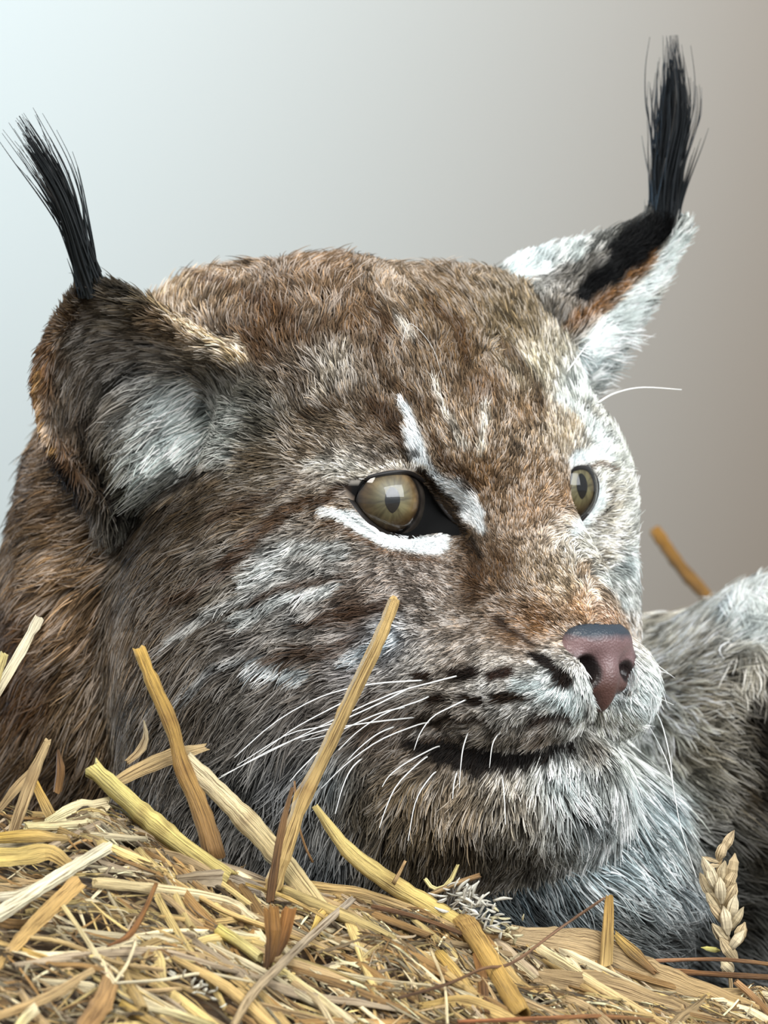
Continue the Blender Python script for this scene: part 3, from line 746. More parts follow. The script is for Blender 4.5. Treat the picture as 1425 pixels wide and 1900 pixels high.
# colour: taken where the middle of the hair shows
qm = proj(pts[:, 3]); qm = q0 + (qm - q0) * 0.9
base = np.clip(coat_colour(qm, lay), 0, 1) ** 1.2 * np.array([0.95, 0.965, 0.94])
lum = base.mean(1)
cl = rng.normal(0, 1, ng)[cid]
ng2 = NH // 45; g2_ = rng.choice(NH, ng2, replace=False); kd2 = KDTree(ng2)
for k_, g_ in enumerate(g2_): kd2.insert(root[g_], k_)
kd2.balance()
cl2 = rng.normal(0, 1, ng2)[np.fromiter((kd2.find(r_)[1] for r_ in root), dtype=np.int64, count=NH)]
var = 0.14 * cl + 0.17 * cl2 + 0.27 * rng.normal(0, 1, NH) + 0.20 * noise2(qm, 13, 31) + 0.12 * noise2(qm, 34, 32)
amp = np.interp(lum, [0.02, 0.2, 0.5, 0.85], [0.9, 1.5, 1.2, 0.35])
fac = np.exp(np.clip(var * amp * 1.6, -1.8, 0.9))
hc = base * fac[:, None]
pick = rng.random(NH); fac = fac * np.where(pick < .16, np.where(lum > .6, .7, .45), np.where(pick > .9, 1.35, 1.0))
hot = np.clip((fac - 1.15) * 1.2, 0, 0.6)[:, None]; hc = hc * (1 - hot) + (hc.mean(1)[:, None] * np.array([1.03, 1.0, 0.96])) * hot
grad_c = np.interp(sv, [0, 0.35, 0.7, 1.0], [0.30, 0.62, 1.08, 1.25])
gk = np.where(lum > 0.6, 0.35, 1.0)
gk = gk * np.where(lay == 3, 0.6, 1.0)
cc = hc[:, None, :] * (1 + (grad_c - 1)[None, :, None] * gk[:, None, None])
rr = np.interp(ln, [8, 20, 50, 100], [1.0, 1.25, 1.5, 1.7]) * HAIR_R
radp = rr[:, None] * np.array([1.0, 1.05, 1.0, 0.85, 0.6, 0.2])[None]
# trim hairs that would stand over the eyes or nose
for poly, lo_, hi_ in ((offset_poly(closed_smooth(OUT_N, 60), 1), -600, 60), (offset_poly(closed_smooth(OUT_F, 60), 1), 0, 330)):
    for k_ in range(1, K):
        q = proj(pts[:, k_]); b = inside(poly, q) & (pts[:, k_, 1] > lo_) & (pts[:, k_, 1] < hi_)
        if b.any(): pts[b] = pts[b, :1] + (pts[b] - pts[b, :1]) * (0.75 * sv[k_ - 1] + 0.08)
for k_ in range(1, K):
    b = (nose_sdf(pts[:, k_]) < -3) & ((pts[:, k_] - N0) @ FW > -30)
    if b.any(): pts[b] = pts[b, :1] + (pts[b] - pts[b, :1]) * (0.8 * sv[k_ - 1] + 0.05)
for nm, l_, lb in (('head_fur', 0, None), ('ear_fur', 1, 'silvery hair in the near ear'), ('ear_fur', 2, 'black and white hair on the back of the far ear'), ('body_fur', 3, None)):
    m = lay == l_
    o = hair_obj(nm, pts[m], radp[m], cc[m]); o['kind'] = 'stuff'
    if lb: o['label'] = lb
print('fur done', NH, time.time() - T0)

# ---- ear tufts --------------------------------------------------------------------------
def tuft(path, widths, n, lens, col, splay, seed, r=1.5):
    r_ = np.random.default_rng(seed)
    G = smooth_path(path, 12); wd = np.interp(np.linspace(0, 1, 12), np.linspace(0, 1, len(widths)), widths)
    t = np.gradient(G, axis=0); t /= np.linalg.norm(t, axis=1)[:, None]; a = np.cross(t, [0, 1, 0]); a /= np.linalg.norm(a, axis=1)[:, None]; b = np.cross(a, t)
    th = r_.uniform(0, 6.28, n); rad = np.sqrt(r_.random(n)); sub = r_.integers(0, 9, n)
    sth, srd = r_.uniform(0, 6.28, 9), np.sqrt(r_.random(9))
    u0 = r_.uniform(0, 0.30, n) * (r_.random(n) < 0.8); u1 = np.clip(r_.choice(lens, n) * r_.uniform(0.75, 1.05, n), 0.2, 1.03)
    kk = 9; s = np.linspace(0, 1, kk)
    U = u0[:, None] + (u1 - u0)[:, None] * s; x = U * 11
    i = np.clip(x.astype(int), 0, 10); f = (x - i)[..., None]
    lerp = lambda A: A[i] * (1 - f) + A[i + 1] * f
    w = lerp(wd[:, None])[..., 0]
    cx = np.cos(th) * rad; cy = np.sin(th) * rad; gx = np.cos(sth[sub]) * srd[sub]; gy = np.sin(sth[sub]) * srd[sub]
    k = (U ** 1.2) * 0.75
    X = (cx[:, None] * (1 - k) + gx[:, None] * k); Y = (cy[:, None] * (1 - k) + gy[:, None] * k)
    out = (r_.random(n) < splay)[:, None]; X = X + out * r_.normal(0, 1.1, (n, 1)) * U ** 1.6 + r_.normal(0, .12, (n, 1)) * U
    wv = 2.0 * np.sin(U * 9 + th[:, None]) + 2.5 * np.sin(U * 4 + 2 * sub[:, None])
    p = lerp(G) + (w * X + wv)[..., None] * lerp(a) + (w * Y)[..., None] * lerp(b)
    c = np.tile(np.array(col), (n, kk, 1)) * np.exp(r_.normal(0, 0.35, n))[:, None, None]
    gk = (r_.random(n) < 0.04)[:, None, None]; c = np.where(gk, 0.10, c)
    o = hair_obj('ear_tuft', p, r * np.interp(s, [0, .6, 1], [1, .9, .25])[None] * np.ones((n, 1)), c, m=mtf)
    return o
o = tuft([P(172, 545, 35), P(160, 500, 20), P(138, 430, 5), P(98, 335, -5), P(36, 232, -15)], [28, 22, 23, 25, 24], 700, [0.35, 0.6, .8, .9, 1.0], (0.007, 0.009, 0.010), 0.3, 3)
o['label'] = 'long black ear tuft leaning left'
o = tuft([P(1228, 440, 465), P(1234, 380, 460), P(1242, 300, 455), P(1254, 200, 455), P(1248, 80, 455)], [30, 27, 34, 34, 16], 950, [.3, .55, .72, .8, .9, 1.0], (0.007, 0.009, 0.011), 0.3, 4)
o['label'] = 'long black ear tuft standing upright'

# ---- whiskers ---------------------------------------------------------------------------
mwk, _, bk = mat('whisker'); bk.inputs['Base Color'].default_value = (0.86, 0.87, 0.85, 1); bk.inputs['Roughness'].default_value = 0.35
WH = """853 1253 810 1264 720 1290 600 1345 500 1395 410 1440|772 1270 698 1308 610 1345 533 1363 440 1420|779 1330 677 1342 589 1358 505 1390 400 1448|790 1262 700 1268 632 1281 575 1302 505 1344 435 1406
800 1290 779 1300 716 1323 663 1358 628 1392|800 1340 772 1346 702 1375 640 1420 596 1463|870 1296 840 1310 803 1330 780 1360 768 1392|820 1384 803 1389 751 1417 722 1440 709 1460|800 1400 779 1414 737 1456 716 1500 704 1536
872 1350 860 1385 855 1420 852 1462|935 1350 915 1378 908 1425|815 1430 800 1440 772 1485 757 1560|850 1425 842 1455 840 1482|680 1400 653 1425 636 1460 622 1510|700 1270 625 1309 547 1351 480 1400
740 1345 702 1361 670 1385 645 1410|640 1370 600 1388 560 1425 538 1450|760 1310 700 1325 620 1360 560 1375|930 1430 935 1470 938 1530"""
def whisker(c, y0, dy, r=1.7):
    px = np.array(c).reshape(-1, 2); q = smooth_path(px, 14)
    t = np.r_[0, np.cumsum(np.linalg.norm(np.diff(q, axis=0), axis=1))]
    pth = np.array([P(a[0], a[1], y0 + dy * tt) for a, tt in zip(q, t)])
    V, F = tube(pth, r * np.linspace(1.0, 0.35, 14), 6); return child(mesh_obj('whisker', V, F, mwk))
for row in WH.replace('\n', '|').split('|'):
    c = [float(v) for v in row.split()]; q = np.array(c).reshape(-1, 2)
    sk = trace(q[:, 0], q[:, 1])[:, 1]; y0 = sk[0] + 4
    t = np.r_[0, np.cumsum(np.linalg.norm(np.diff(q, axis=0), axis=1))]
    dy = min(-0.12, ((sk[1:] - 42 - y0) / np.maximum(t[1:], 30)).min())
    whisker(c, y0, max(dy, -1.2))
for row, y0, dy, r in (((1190, 1222, 1215, 1232, 1252, 1258), -40, 0.3, 1.5), ((1165, 1280, 1205, 1288, 1250, 1308), -90, -.2, 1.6), ((1188, 1296, 1222, 1330, 1242, 1400, 1250, 1470), -90, -1.1, 1.6),
                    ((1195, 1330, 1240, 1420, 1262, 1530, 1292, 1628), -90, -1.2, 1.2), ((1195, 1225, 1212, 1240, 1240, 1250), -40, 0.3, 1.3),
                    ((1108, 748, 1140, 730, 1190, 719, 1265, 723), 120, 0.2, 2.2), ((1052, 690, 1090, 640, 1140, 594), 100, 0.4, 1.6), ((745, 640, 760, 600, 800, 640, 822, 700), -170, -0.1, 0.6)):
    whisker(row, y0, dy, r)
# ======================================================================================
#  STRAW HEAP
# ======================================================================================
mst, nst, bst = mat('straw')
ca = nst.nodes.new('ShaderNodeAttribute'); ca.attribute_name = 'coat'
sa = nst.nodes.new('ShaderNodeAttribute'); sa.attribute_name = 'grain'
n1 = nst.nodes.new('ShaderNodeTexNoise'); n1.inputs['Scale'].default_value = 1.0; n1.inputs['Detail'].default_value = 4; n1.inputs['Roughness'].default_value = 0.65
nst.links.new(sa.outputs['Vector'], n1.inputs['Vector'])
r1 = nst.nodes.new('ShaderNodeValToRGB'); r1.color_ramp.elements[0].position = .37; r1.color_ramp.elements[0].color = (.26, .20, .14, 1)
r1.color_ramp.elements[1].position = .60; r1.color_ramp.elements[1].color = (1.28, 1.25, 1.18, 1); e = r1.color_ramp.elements.new(.47); e.color = (.9, .88, .84, 1)
nst.links.new(n1.outputs[0], r1.inputs[0])
m1 = nst.nodes.new('ShaderNodeMix'); m1.data_type = 'RGBA'; m1.blend_type = 'MULTIPLY'; m1.inputs[0].default_value = 1
nst.links.new(ca.outputs['Color'], m1.inputs[6]); nst.links.new(r1.outputs[0], m1.inputs[7]); nst.links.new(m1.outputs[2], bst.inputs['Base Color'])
bp_ = nst.nodes.new('ShaderNodeBump'); bp_.inputs['Strength'].default_value = .8; bp_.inputs['Distance'].default_value = .0009
nst.links.new(n1.outputs[0], bp_.inputs['Height']); nst.links.new(bp_.outputs[0], bst.inputs['Normal'])
bst.inputs['Roughness'].default_value = 0.48; bst.inputs['Specular IOR Level'].default_value = .45

YR = -430.0
RX = [-700, 0, 100, 200, 320, 430, 560, 700, 800, 900, 1000, 1100, 1250, 1425, 2200]
RY = [1440, 1478, 1488, 1505, 1530, 1585, 1640, 1655, 1675, 1700, 1735, 1775, 1830, 1850, 1900]
SL = 0.44
def ridge_z(X): return 950 - np.interp(X + 712.5, RX, RY)
def heap_z(X, Y):
    X = np.asarray(X, float); Y = np.asarray(Y, float); r = ridge_z(X)
    q = np.stack([X.ravel(), Y.ravel()], 1)
    bump = (noise2(q, 130, 41) * 30 + noise2(q, 48, 42) * 20).reshape(X.shape)
    f = np.where(Y < YR, r + SL * (Y - YR), r - 1.7 * (Y - YR))
    return np.maximum(f, -1140) + bump * np.clip(1 - np.maximum(Y - YR, 0) / 200, .2, 1)
def heap_Y(px, py, lift=0.0):
    """depth at which the sight line through (px,py) reaches the front slope of the heap"""
    Y = YR
    for _ in range(25):
        k = (D + Y) / D; X = (px - 712.5) * k; z = (950 - py) * k
        Y = YR - (float(ridge_z(X)) - z) / SL; Y = min(max(Y, -1500), YR + 10)
    return Y - lift
# body of the heap
gx = np.arange(-1300, 1500, 26.0); gy = np.r_[np.arange(-2000, -1300, 70.0), np.arange(-1300, -60, 26.0)]
XX, YY = np.meshgrid(gx, gy, indexing='ij'); ZZ = heap_z(XX, YY) - 34
ZZ = np.maximum(ZZ, -1181)
hv = np.stack([XX, YY, ZZ], -1).reshape(-1, 3); nx_, ny_ = len(gx), len(gy)
hf = np.array([(i * ny_ + j, (i + 1) * ny_ + j, (i + 1) * ny_ + j + 1, i * ny_ + j + 1) for i in range(nx_ - 1) for j in range(ny_ - 1)])
bedc = np.clip(np.tile(srgb((60, 44, 25)), (len(hv), 1)) * (1 + .35 * noise2(hv[:, :2], 30, 8)[:, None]), 0, 1)  # dark base colour stands in for shade in the gaps between straws
bedu = np.stack([hv[:, 0] * .02, hv[:, 1] * .12, hv[:, 2] * .12], 1)

def stalk_geo(path, width, flat=0.3, n=8, nodes=(), ragged=8.0, seed=0, ref=None, hollow=False, twist=0.0, taper=(1, 1), m=None):
    r_ = np.random.default_rng(seed)
    m = m or max(6, int(np.linalg.norm(np.diff(np.asarray(path), axis=0), axis=1).sum() / 16)); m = min(m, 46)
    g = smooth_path(path, m); u = np.linspace(0, 1, m)
    w = np.interp(u, np.linspace(0, 1, len(taper)), taper) * width * 0.5
    for nd in nodes: w = w * (1 + 0.16 * np.exp(-((u - nd) * m / 1.1) ** 2))
    w = w * (1 + 0.05 * r_.normal(0, 1, m))
    V, F = tube(g, w, n, cap=False, flat=flat, twist=twist, ref=ref)
    pr = r_.uniform(.80, 1.12, n) if flat > .5 else r_.uniform(.7, 1.15, n)
    cc_ = np.repeat(g, n, 0); V = cc_ + (V - cc_) * (np.tile(pr, m) * (1 + .035 * r_.normal(0, 1, m * n)))[:, None]
    t0 = g[0] - g[1]; t0 /= np.linalg.norm(t0); t1 = g[-1] - g[-2]; t1 /= np.linalg.norm(t1)
    V[:n] += t0 * (r_.uniform(-.3, 1, (n, 1)) * ragged); V[-n:] += t1 * (r_.uniform(-.3, 1, (n, 1)) * ragged)
    w0 = float(np.mean(w)); tl = np.linalg.norm(np.diff(g, axis=0), axis=1).sum()
    uv = np.array([[math.cos(j * 2 * math.pi / n) * w0 * .55 + seed * 3.7, u[i] * tl * .010, math.sin(j * 2 * math.pi / n) * w0 * .55 + seed] for i in range(m) for j in range(n)])
    ends = [(0, -1), ((m - 1) * n, 1)]
    F = list(F)
    for b, s_ in ends:
        c = V[b:b + n].mean(0); inner = c + (V[b:b + n] - c) * (.72 if hollow else .5)
        t = t0 if b == 0 else t1
        i0 = len(V)
        deep = c + (V[b:b + n] - c) * .6 - t * (width * (.7 if hollow else .05))
        V = np.vstack([V, inner - t * 1.0, deep]); uv = np.vstack([uv, uv[b:b + n], uv[b:b + n]])
        rings = [list(range(b, b + n)), list(range(i0, i0 + n)), list(range(i0 + n, i0 + 2 * n))]
        for A_, B_ in zip(rings[:-1], rings[1:]):
            for j in range(n):
                q = (A_[j], A_[(j + 1) % n], B_[(j + 1) % n], B_[j]); F.append(q if b else q[::-1])
        F.append(tuple(rings[2]) if b else tuple(rings[2][::-1]))
    return V, F, uv, g, u
def straw_cols(V, g, u, col, col2, nodes, seed, m, n):
    r_ = np.random.default_rng(seed + 99)
    c1, c2 = srgb(col), srgb(col2 if col2 is not None else col)
    uu = np.concatenate([np.repeat(np.linspace(0, 1, m), n), np.repeat([0.0, 0.0], n), np.repeat([1.0, 1.0], n)])
    c = c1[None] * (1 - uu)[:, None] + c2[None] * uu[:, None]
    c = c * (1 + .10 * np.sin(uu * 9 + seed))[:, None]
    for nd in nodes:
        k = np.exp(-((uu - nd) * m / .9) ** 2)[:, None]; c = c * (1 - .45 * k) + srgb((120, 82, 40)) * .45 * k
    return c
def stalk(name, label, path, width, col, col2=None, flat=.35, nodes=(), seed=0, hollow=False, cat='straw', group=None, parent=None, **kw):
    n = kw.pop('n', 10)
    V, F, uv, g, u = stalk_geo(path, width, flat, n, nodes, seed=seed, hollow=hollow, **kw)
    org = V[:, :].mean(0); org[2] = V[:, 2].min()
    o = mesh_obj(name, V, F, mst, origin=org if parent is None else None, smooth=flat > .5)
    colour_attr(o.data, straw_cols(V, g, u, col, col2, nodes, seed, len(u), n))
    a = o.data.attributes.new('grain', 'FLOAT_VECTOR', 'POINT'); a.data.foreach_set('vector', uv.astype(np.float32).ravel())
    if parent is None:
        o['label'] = label; o['category'] = cat
        if group: o['group'] = group
    else: o.parent = parent; o.matrix_parent_inverse = parent.matrix_world.inverted()
    return o
def lie(pts, lift=30):
    return [P(x, y, heap_Y(x, y, lift)) for x, y in pts]
def up(pts, lift=30, tilt=0.0, base=None):
    x, y = base or pts[-1]; y0 = heap_Y(x, y, lift)
    return [P(a, b, y0 + tilt * (y - b)) for a, b in pts]
CR, YE, GO, BR, GR, TN, DB = (238, 224, 186), (218, 204, 142), (200, 171, 114), (140, 106, 66), (172, 160, 144), (188, 162, 120), (100, 72, 44)
HERO = [
 ('straw', 'tall golden straw standing upright in front of the cheek', up([(731, 1118), (703, 1190), (655, 1290), (603, 1400), (560, 1490), (532, 1570), (506, 1650)], 40), 27, GO, GO, .45, (.62,), False, (.85, 1, 1, 1.15, 1.2)),
 ('straw', 'broken jointed golden stalk rising left with a frayed pale top', up([(258, 1203), (285, 1270), (318, 1345), (338, 1420), (372, 1500), (400, 1590)], 34), 27, (208, 170, 88), BR, .85, (.37, .62), True, (.85, 1, .95, 1.3, 1.5)),
 ('straw', 'thickest yellow stalk leaning down right with two joints', lie([(172, 1424), (256, 1500), (330, 1562), (425, 1632)], 44), 38, (222, 208, 132), (204, 186, 116), .95, (.38, .56), True, (.95, 1, 1, 1.05)),
 ('straw', 'broad cream split stalk running down right behind the tall straw', lie([(352, 1420), (430, 1494), (505, 1575), (600, 1695)], 26), 40, CR, (222, 200, 146), .55, (.45,), False, (1, 1, 1.1, 1)),
 ('straw', 'dark brown split stem against the foot of the tall straw', up([(541, 1466), (524, 1530), (511, 1600), (500, 1672)], 54), 15, (140, 108, 72), DB, .5, (), False, (.5, 1, 1.1)),
 ('straw', 'pale flat straw at the left edge above the heap', up([(70, 1150), (35, 1214), (-10, 1290), (-60, 1370), (-110, 1480)], 30), 19, (240, 232, 206), CR, .3, (), False, (1, 1)),
 ('straw', 'short yellow straw tip at the left edge below the pale flat one', up([(6, 1216), (-8, 1262), (-40, 1380), (-60, 1500)], 44), 16, YE, GO, .3, (), False, (1, 1)),
 ('dry_leaf', 'upright tan leaf sheath at the left with a forked foot', up([(88, 1378), (66, 1430), (44, 1490), (24, 1548)], 30), 24, (200, 176, 132), TN, .3, (.4,), False, (.7, 1, 1.1, .8)),
 ('straw', 'short golden piece leaning on the tan leaf sheath', up([(58, 1440), (76, 1475), (97, 1516)], 22), 17, (222, 178, 80), GO, .5, (), False, (1, 1.2)),
 ('dry_leaf', 'drooping tan shred left of the tan leaf sheath', up([(58, 1432), (30, 1462), (0, 1500)], 40), 18, TN, TN, .3, (), False, (.8, 1, .6)),
 ('dry_leaf', 'small dark brown husk standing against the neck fur', up([(108, 1398), (111, 1430), (106, 1466)], 10), 19, DB, BR, .4, (), False, (.4, 1, .9)),
 ('dry_leaf', 'bright cream flat flake left of the thick yellow stalk', lie([(92, 1530), (140, 1510), (192, 1500)], 40), 40, (246, 236, 188), CR, .18, (), False, (.6, 1, 1)),
 ('dry_leaf', 'long pale sliver under the bright cream flake', lie([(50, 1532), (120, 1530), (200, 1520)], 50), 16, (240, 226, 170), CR, .3, (), False, (1, 1, .4)),
 ('dry_leaf', 'yellow bent leaf blade at the left edge', lie([(-20, 1590), (40, 1588), (92, 1580), (132, 1608)], 50), 36, (232, 206, 124), GO, .2, (), False, (1, 1, .8, .5)),
 ('dry_leaf', 'golden curled leaf above the yellow bent blade', lie([(-10, 1556), (60, 1552), (122, 1556)], 34), 26, (206, 172, 84), GO, .3, (), False, (.8, 1, .4)),
 ('straw', 'whitish straw with a square cut end at the left', lie([(-20, 1706), (50, 1662), (120, 1618), (200, 1571)], 70), 25, (238, 230, 200), (244, 236, 206), .45, (), True, (1, 1, .95, .9)),
 ('straw', 'thinner white straw meeting the square cut one from the left', lie([(-20, 1668), (40, 1658), (90, 1632)], 56), 17, (236, 228, 204), CR, .4, (), False, (1, 1, .8)),
 ('dry_leaf', 'long golden brown strip below the whitish cut straw', lie([(-15, 1806), (60, 1718), (145, 1636)], 60), 26, (206, 172, 112), (190, 156, 100), .25, (), False, (.5, 1, 1.2)),
 ('straw', 'grey weathered stem crossing up right in the foreground', lie([(654, 1668), (592, 1722), (520, 1790), (466, 1846), (432, 1905)], 84), 17, GR, (178, 156, 120), .7, (), False, (.8, 1, 1.2, 1)),
 ('straw', 'cream straw forming the left arm of a small v', lie([(118, 1682), (165, 1750), (211, 1826)], 60), 11, (224, 206, 150), CR, .5, (), False, (.8, .9, 1.3)),
 ('straw', 'thin curved fibre forming the right arm of the small v', lie([(252, 1744), (238, 1785), (212, 1824)], 60), 6, CR, CR, .6, (), False, (1, 1)),
 ('straw', 'white thread lying level to the right of the small v', lie([(214, 1824), (300, 1818), (380, 1806), (470, 1822)], 62), 6, (236, 228, 200), CR, .6, (), False, (1, 1)),
 ('dry_leaf', 'brown rounded husk under the foot of the tall straw', up([(503, 1690), (506, 1735), (499, 1785)], 60), 32, (160, 116, 58), DB, .45, (), False, (.9, 1, .6)),
 ('dry_leaf', 'reddish brown husk beside the rounded husk', up([(536, 1692), (527, 1735), (510, 1778)], 48), 24, (168, 118, 64), DB, .35, (), False, (1, 1, .5)),
 ('straw', 'short bright yellow stalk with a cut upper end', lie([(404, 1722), (440, 1745), (482, 1776)], 60), 23, (236, 222, 130), YE, .8, (), True, (1, 1)),
 ('straw', 'long pale yellow straw running to the lower edge under the grey stem', lie([(500, 1790), (560, 1830), (655, 1902)], 40), 18, (222, 204, 132), CR, .6, (), False, (1, 1)),
 ('straw', 'split tan straw diverging from the long pale yellow one', lie([(545, 1825), (590, 1860), (618, 1905)], 50), 12, TN, CR, .5, (), False, (1, 1)),
 ('straw', 'cream straw in the lower left corner beside the dark hollow', lie([(258, 1866), (320, 1880), (396, 1905)], 56), 15, CR, YE, .6, (), False, (1, 1)),
 ('straw', 'dull yellow straw just left of the cream corner straw', lie([(226, 1862), (265, 1885), (310, 1910)], 40), 16, (196, 166, 90), GO, .6, (), False, (1, 1)),
 ('dry_leaf', 'wide brown flake near the lower edge below the small v', lie([(206, 1822), (188, 1866), (160, 1905)], 56), 40, (176, 140, 92), (160, 124, 78), .2, (), False, (.8, 1, .9)),
 ('straw', 'tan straw rising from the lower left corner', lie([(-10, 1888), (88, 1850), (182, 1794)], 56), 14, (204, 172, 120), TN, .4, (), False, (1, 1.2, .8)),
 ('dry_leaf', 'short cream tip at the bottom left', lie([(66, 1872), (48, 1888), (30, 1912)], 66), 18, CR, YE, .4, (), False, (1, 1)),
 ('straw', 'long golden stalk along the crest of the heap below the chin', lie([(585, 1497), (648, 1580), (728, 1640), (800, 1683), (862, 1722)], 40), 32, (224, 202, 132), (220, 194, 118), .7, (.5,), False, (.35, .9, 1, 1, 1)),
 ('straw', 'jointed amber stalk bending down from the end of the crest stalk', lie([(858, 1712), (884, 1745), (920, 1805), (968, 1884)], 54), 40, (194, 160, 96), (186, 150, 80), .9, (.22, .1), True, (.95, 1, 1.05, 1)),
 ('straw', 'thin dark twig crossing over the amber stalk', lie([(1122, 1666), (1040, 1722), (952, 1786), (895, 1798), (830, 1826), (740, 1852)], 96), 6.5, (140, 108, 84), DB, .9, (), False, (.8, 1, 1, 1)),
 ('dry_leaf', 'upright golden brown stub in front of the chest fur', up([(1130, 1668), (1128, 1720), (1124, 1790)], 40), 26, (186, 148, 80), GO, .4, (), False, (.8, 1, 1.1)),
 ('dry_leaf', 'folded golden leaf right of the upright stub', up([(1146, 1738), (1174, 1764), (1212, 1800)], 34), 30, (206, 172, 94), BR, .25, (), False, (.5, 1, .35)),
 ('dry_leaf', 'broad tan leaf sheet lying along the right of the heap', lie([(960, 1740), (1090, 1766), (1230, 1826), (1440, 1900)], 30), 74, (200, 176, 138), (184, 156, 110), .14, (), False, (.5, 1, .9, .5)),
 ('dry_leaf', 'second tan leaf sheet under the broad one', lie([(1010, 1812), (1120, 1836), (1260, 1880)], 44), 56, (188, 162, 122), TN, .16, (), False, (.5, 1, .8)),
 ('straw', 'long cream straw lying over the broad tan leaf sheet', lie([(1002, 1760), (1108, 1828), (1236, 1905)], 74), 20, (242, 226, 180), (222, 190, 130), .5, (), False, (1.1, 1, .9)),
 ('straw', 'brown stem lying level in front of the body at the right', up([(1190, 1796), (1300, 1806), (1440, 1814)], 10, base=(1300, 1806)), 11, (148, 104, 62), DB, .7, (), False, (1, 1)),
 ('straw', 'thin reddish stem just above the level brown one', up([(1180, 1784), (1330, 1780), (1440, 1790)], 4, base=(1300, 1806)), 7, (176, 130, 96), BR, .7, (), False, (1, 1)),
 ('straw', 'brown straw slanting down to the right edge', lie([(1366, 1822), (1398, 1850), (1436, 1890)], 64), 16, (192, 150, 104), BR, .6, (), False, (.8, 1)),
 ('dry_leaf', 'pale yellow flake below the wheat ear', lie([(1296, 1856), (1335, 1846), (1376, 1842)], 50), 24, (220, 192, 126), TN, .3, (), False, (.5, 1, .7)),
 ('dry_leaf', 'small cream hook standing below the chin', up([(790, 1632), (806, 1650), (830, 1642), (849, 1606)], 20, base=(812, 1665)), 9, (238, 226, 166), YE, .5, (), False, (.8, 1, 1, .6)),
 ('straw', 'short tan stem tilted up behind the white chaff', up([(798, 1660), (845, 1640), (890, 1624)], 30, base=(812, 1672)), 11, TN, BR, .6, (), False, (.8, 1)),
 ('straw', 'frayed little fork sticking up from the crest stalk', up([(752, 1598), (742, 1618), (730, 1640)], 66), 9, (206, 170, 120), TN, .6, (), False, (.6, 1)),
 ('straw', 'golden half stalk left of the jointed amber one', lie([(815, 1768), (848, 1808), (886, 1862)], 40), 24, (212, 176, 90), GO, .6, (), False, (.8, 1, 1)),
 ('dry_leaf', 'dark brown strip between the golden half stalk and the amber one', lie([(886, 1772), (896, 1820), (899, 1878)], 46), 20, (146, 106, 62), DB, .4, (), False, (.8, 1, 1)),
 ('straw', 'reddish brown straw slanting down in the lower middle', lie([(708, 1764), (760, 1800), (806, 1842)], 50), 12, (176, 138, 92), BR, .5, (), False, (1, 1)),
 ('straw', 'thin pale stem hanging straight down in the lower middle', lie([(798, 1760), (824, 1828), (830, 1900)], 76), 6, (216, 194, 150), CR, .6, (), False, (1, 1)),
 ('dry_leaf', 'olive gold leaf blade at the bottom in the middle', lie([(788, 1866), (860, 1862), (930, 1886), (970, 1906)], 50), 30, (190, 160, 96), GO, .25, (), False, (.4, 1, .9, .4)),
 ('straw', 'red brown stem along the bottom edge in the middle', lie([(850, 1896), (1000, 1890), (1120, 1886), (1240, 1898)], 70), 9, (172, 110, 70), BR, .7, (), False, (.8, 1)),
 ('straw', 'thin golden straw slanting past the foot of the tall straw', lie([(458, 1640), (530, 1664), (604, 1702)], 74), 9, (218, 184, 104), GO, .5, (), False, (.7, 1, .6)),
 ('dry_leaf', 'yellow leaf tip touching the grey weathered stem', lie([(578, 1730), (600, 1696), (626, 1672)], 60), 26, (226, 194, 104), GO, .3, (), False, (.3, 1, .5)),
 ('dry_leaf', 'tan shredded leaf behind the broken jointed stalk', up([(196, 1462), (262, 1428), (330, 1400), (378, 1388)], 12, base=(250, 1500)), 26, (190, 164, 118), (206, 182, 138), .3, (), False, (.5, 1, 1, .5)),
 ('dry_leaf', 'curled pale husk rising behind the heap left of the broken stalk', up([(268, 1342), (272, 1366), (262, 1392), (240, 1412)], 6, base=(250, 1500)), 18, (206, 194, 166), TN, .3, (), False, (.2, .6, 1, .6)),
 ('straw', 'bent brown stalk lower left with a reddish tip', lie([(290, 1640), (268, 1690), (240, 1735), (200, 1756)], 70), 10, (140, 100, 56), (128, 84, 44), .6, (), False, (.8, 1, 1.3, .4)),
 ('straw', 'thin arched fibre to the right of the tall straw', up([(546, 1450), (552, 1520), (566, 1570), (580, 1600)], 20), 5, BR, BR, .7, (), False, (1, 1)),
 ('straw', 'dusty level straw in the middle left of the heap', lie([(180, 1636), (300, 1650), (420, 1672), (470, 1705)], 40), 20, (230, 210, 160), CR, .4, (), False, (1, 1, .8)),
 ('dry_leaf', 'grey brown leaf sheet left of the tall straw foot', lie([(330, 1632), (410, 1630), (480, 1650)], 46), 40, (172, 154, 126), GR, .2, (), False, (.5, 1, .5)),
 ('straw', 'straight pale straw across the middle left', lie([(55, 1740), (120, 1750), (215, 1786), (300, 1800)], 46), 9, (216, 190, 136), TN, .5, (), False, (1, 1)),
 ('dry_leaf', 'golden leaf blade in the lower left', lie([(30, 1760), (90, 1786), (140, 1816)], 36), 26, (206, 170, 92), GO, .3, (), False, (.4, 1, .3)),
 ('straw', 'broken cream straw under the long golden crest stalk', lie([(580, 1646), (680, 1662), (790, 1700), (850, 1726)], 30), 24, (204, 174, 116), TN, .4, (), False, (1, 1, .6)),
 ('straw', 'dark brown stem under the crest stalk', lie([(690, 1682), (760, 1698), (830, 1722), (858, 1734)], 52), 9, (128, 92, 60), DB, .6, (), False, (1, 1)),
 ('straw', 'olive yellow straw in the middle of the heap', lie([(676, 1722), (720, 1738), (775, 1776)], 50), 13, (200, 176, 84), GO, .5, (), False, (.8, 1)),
]
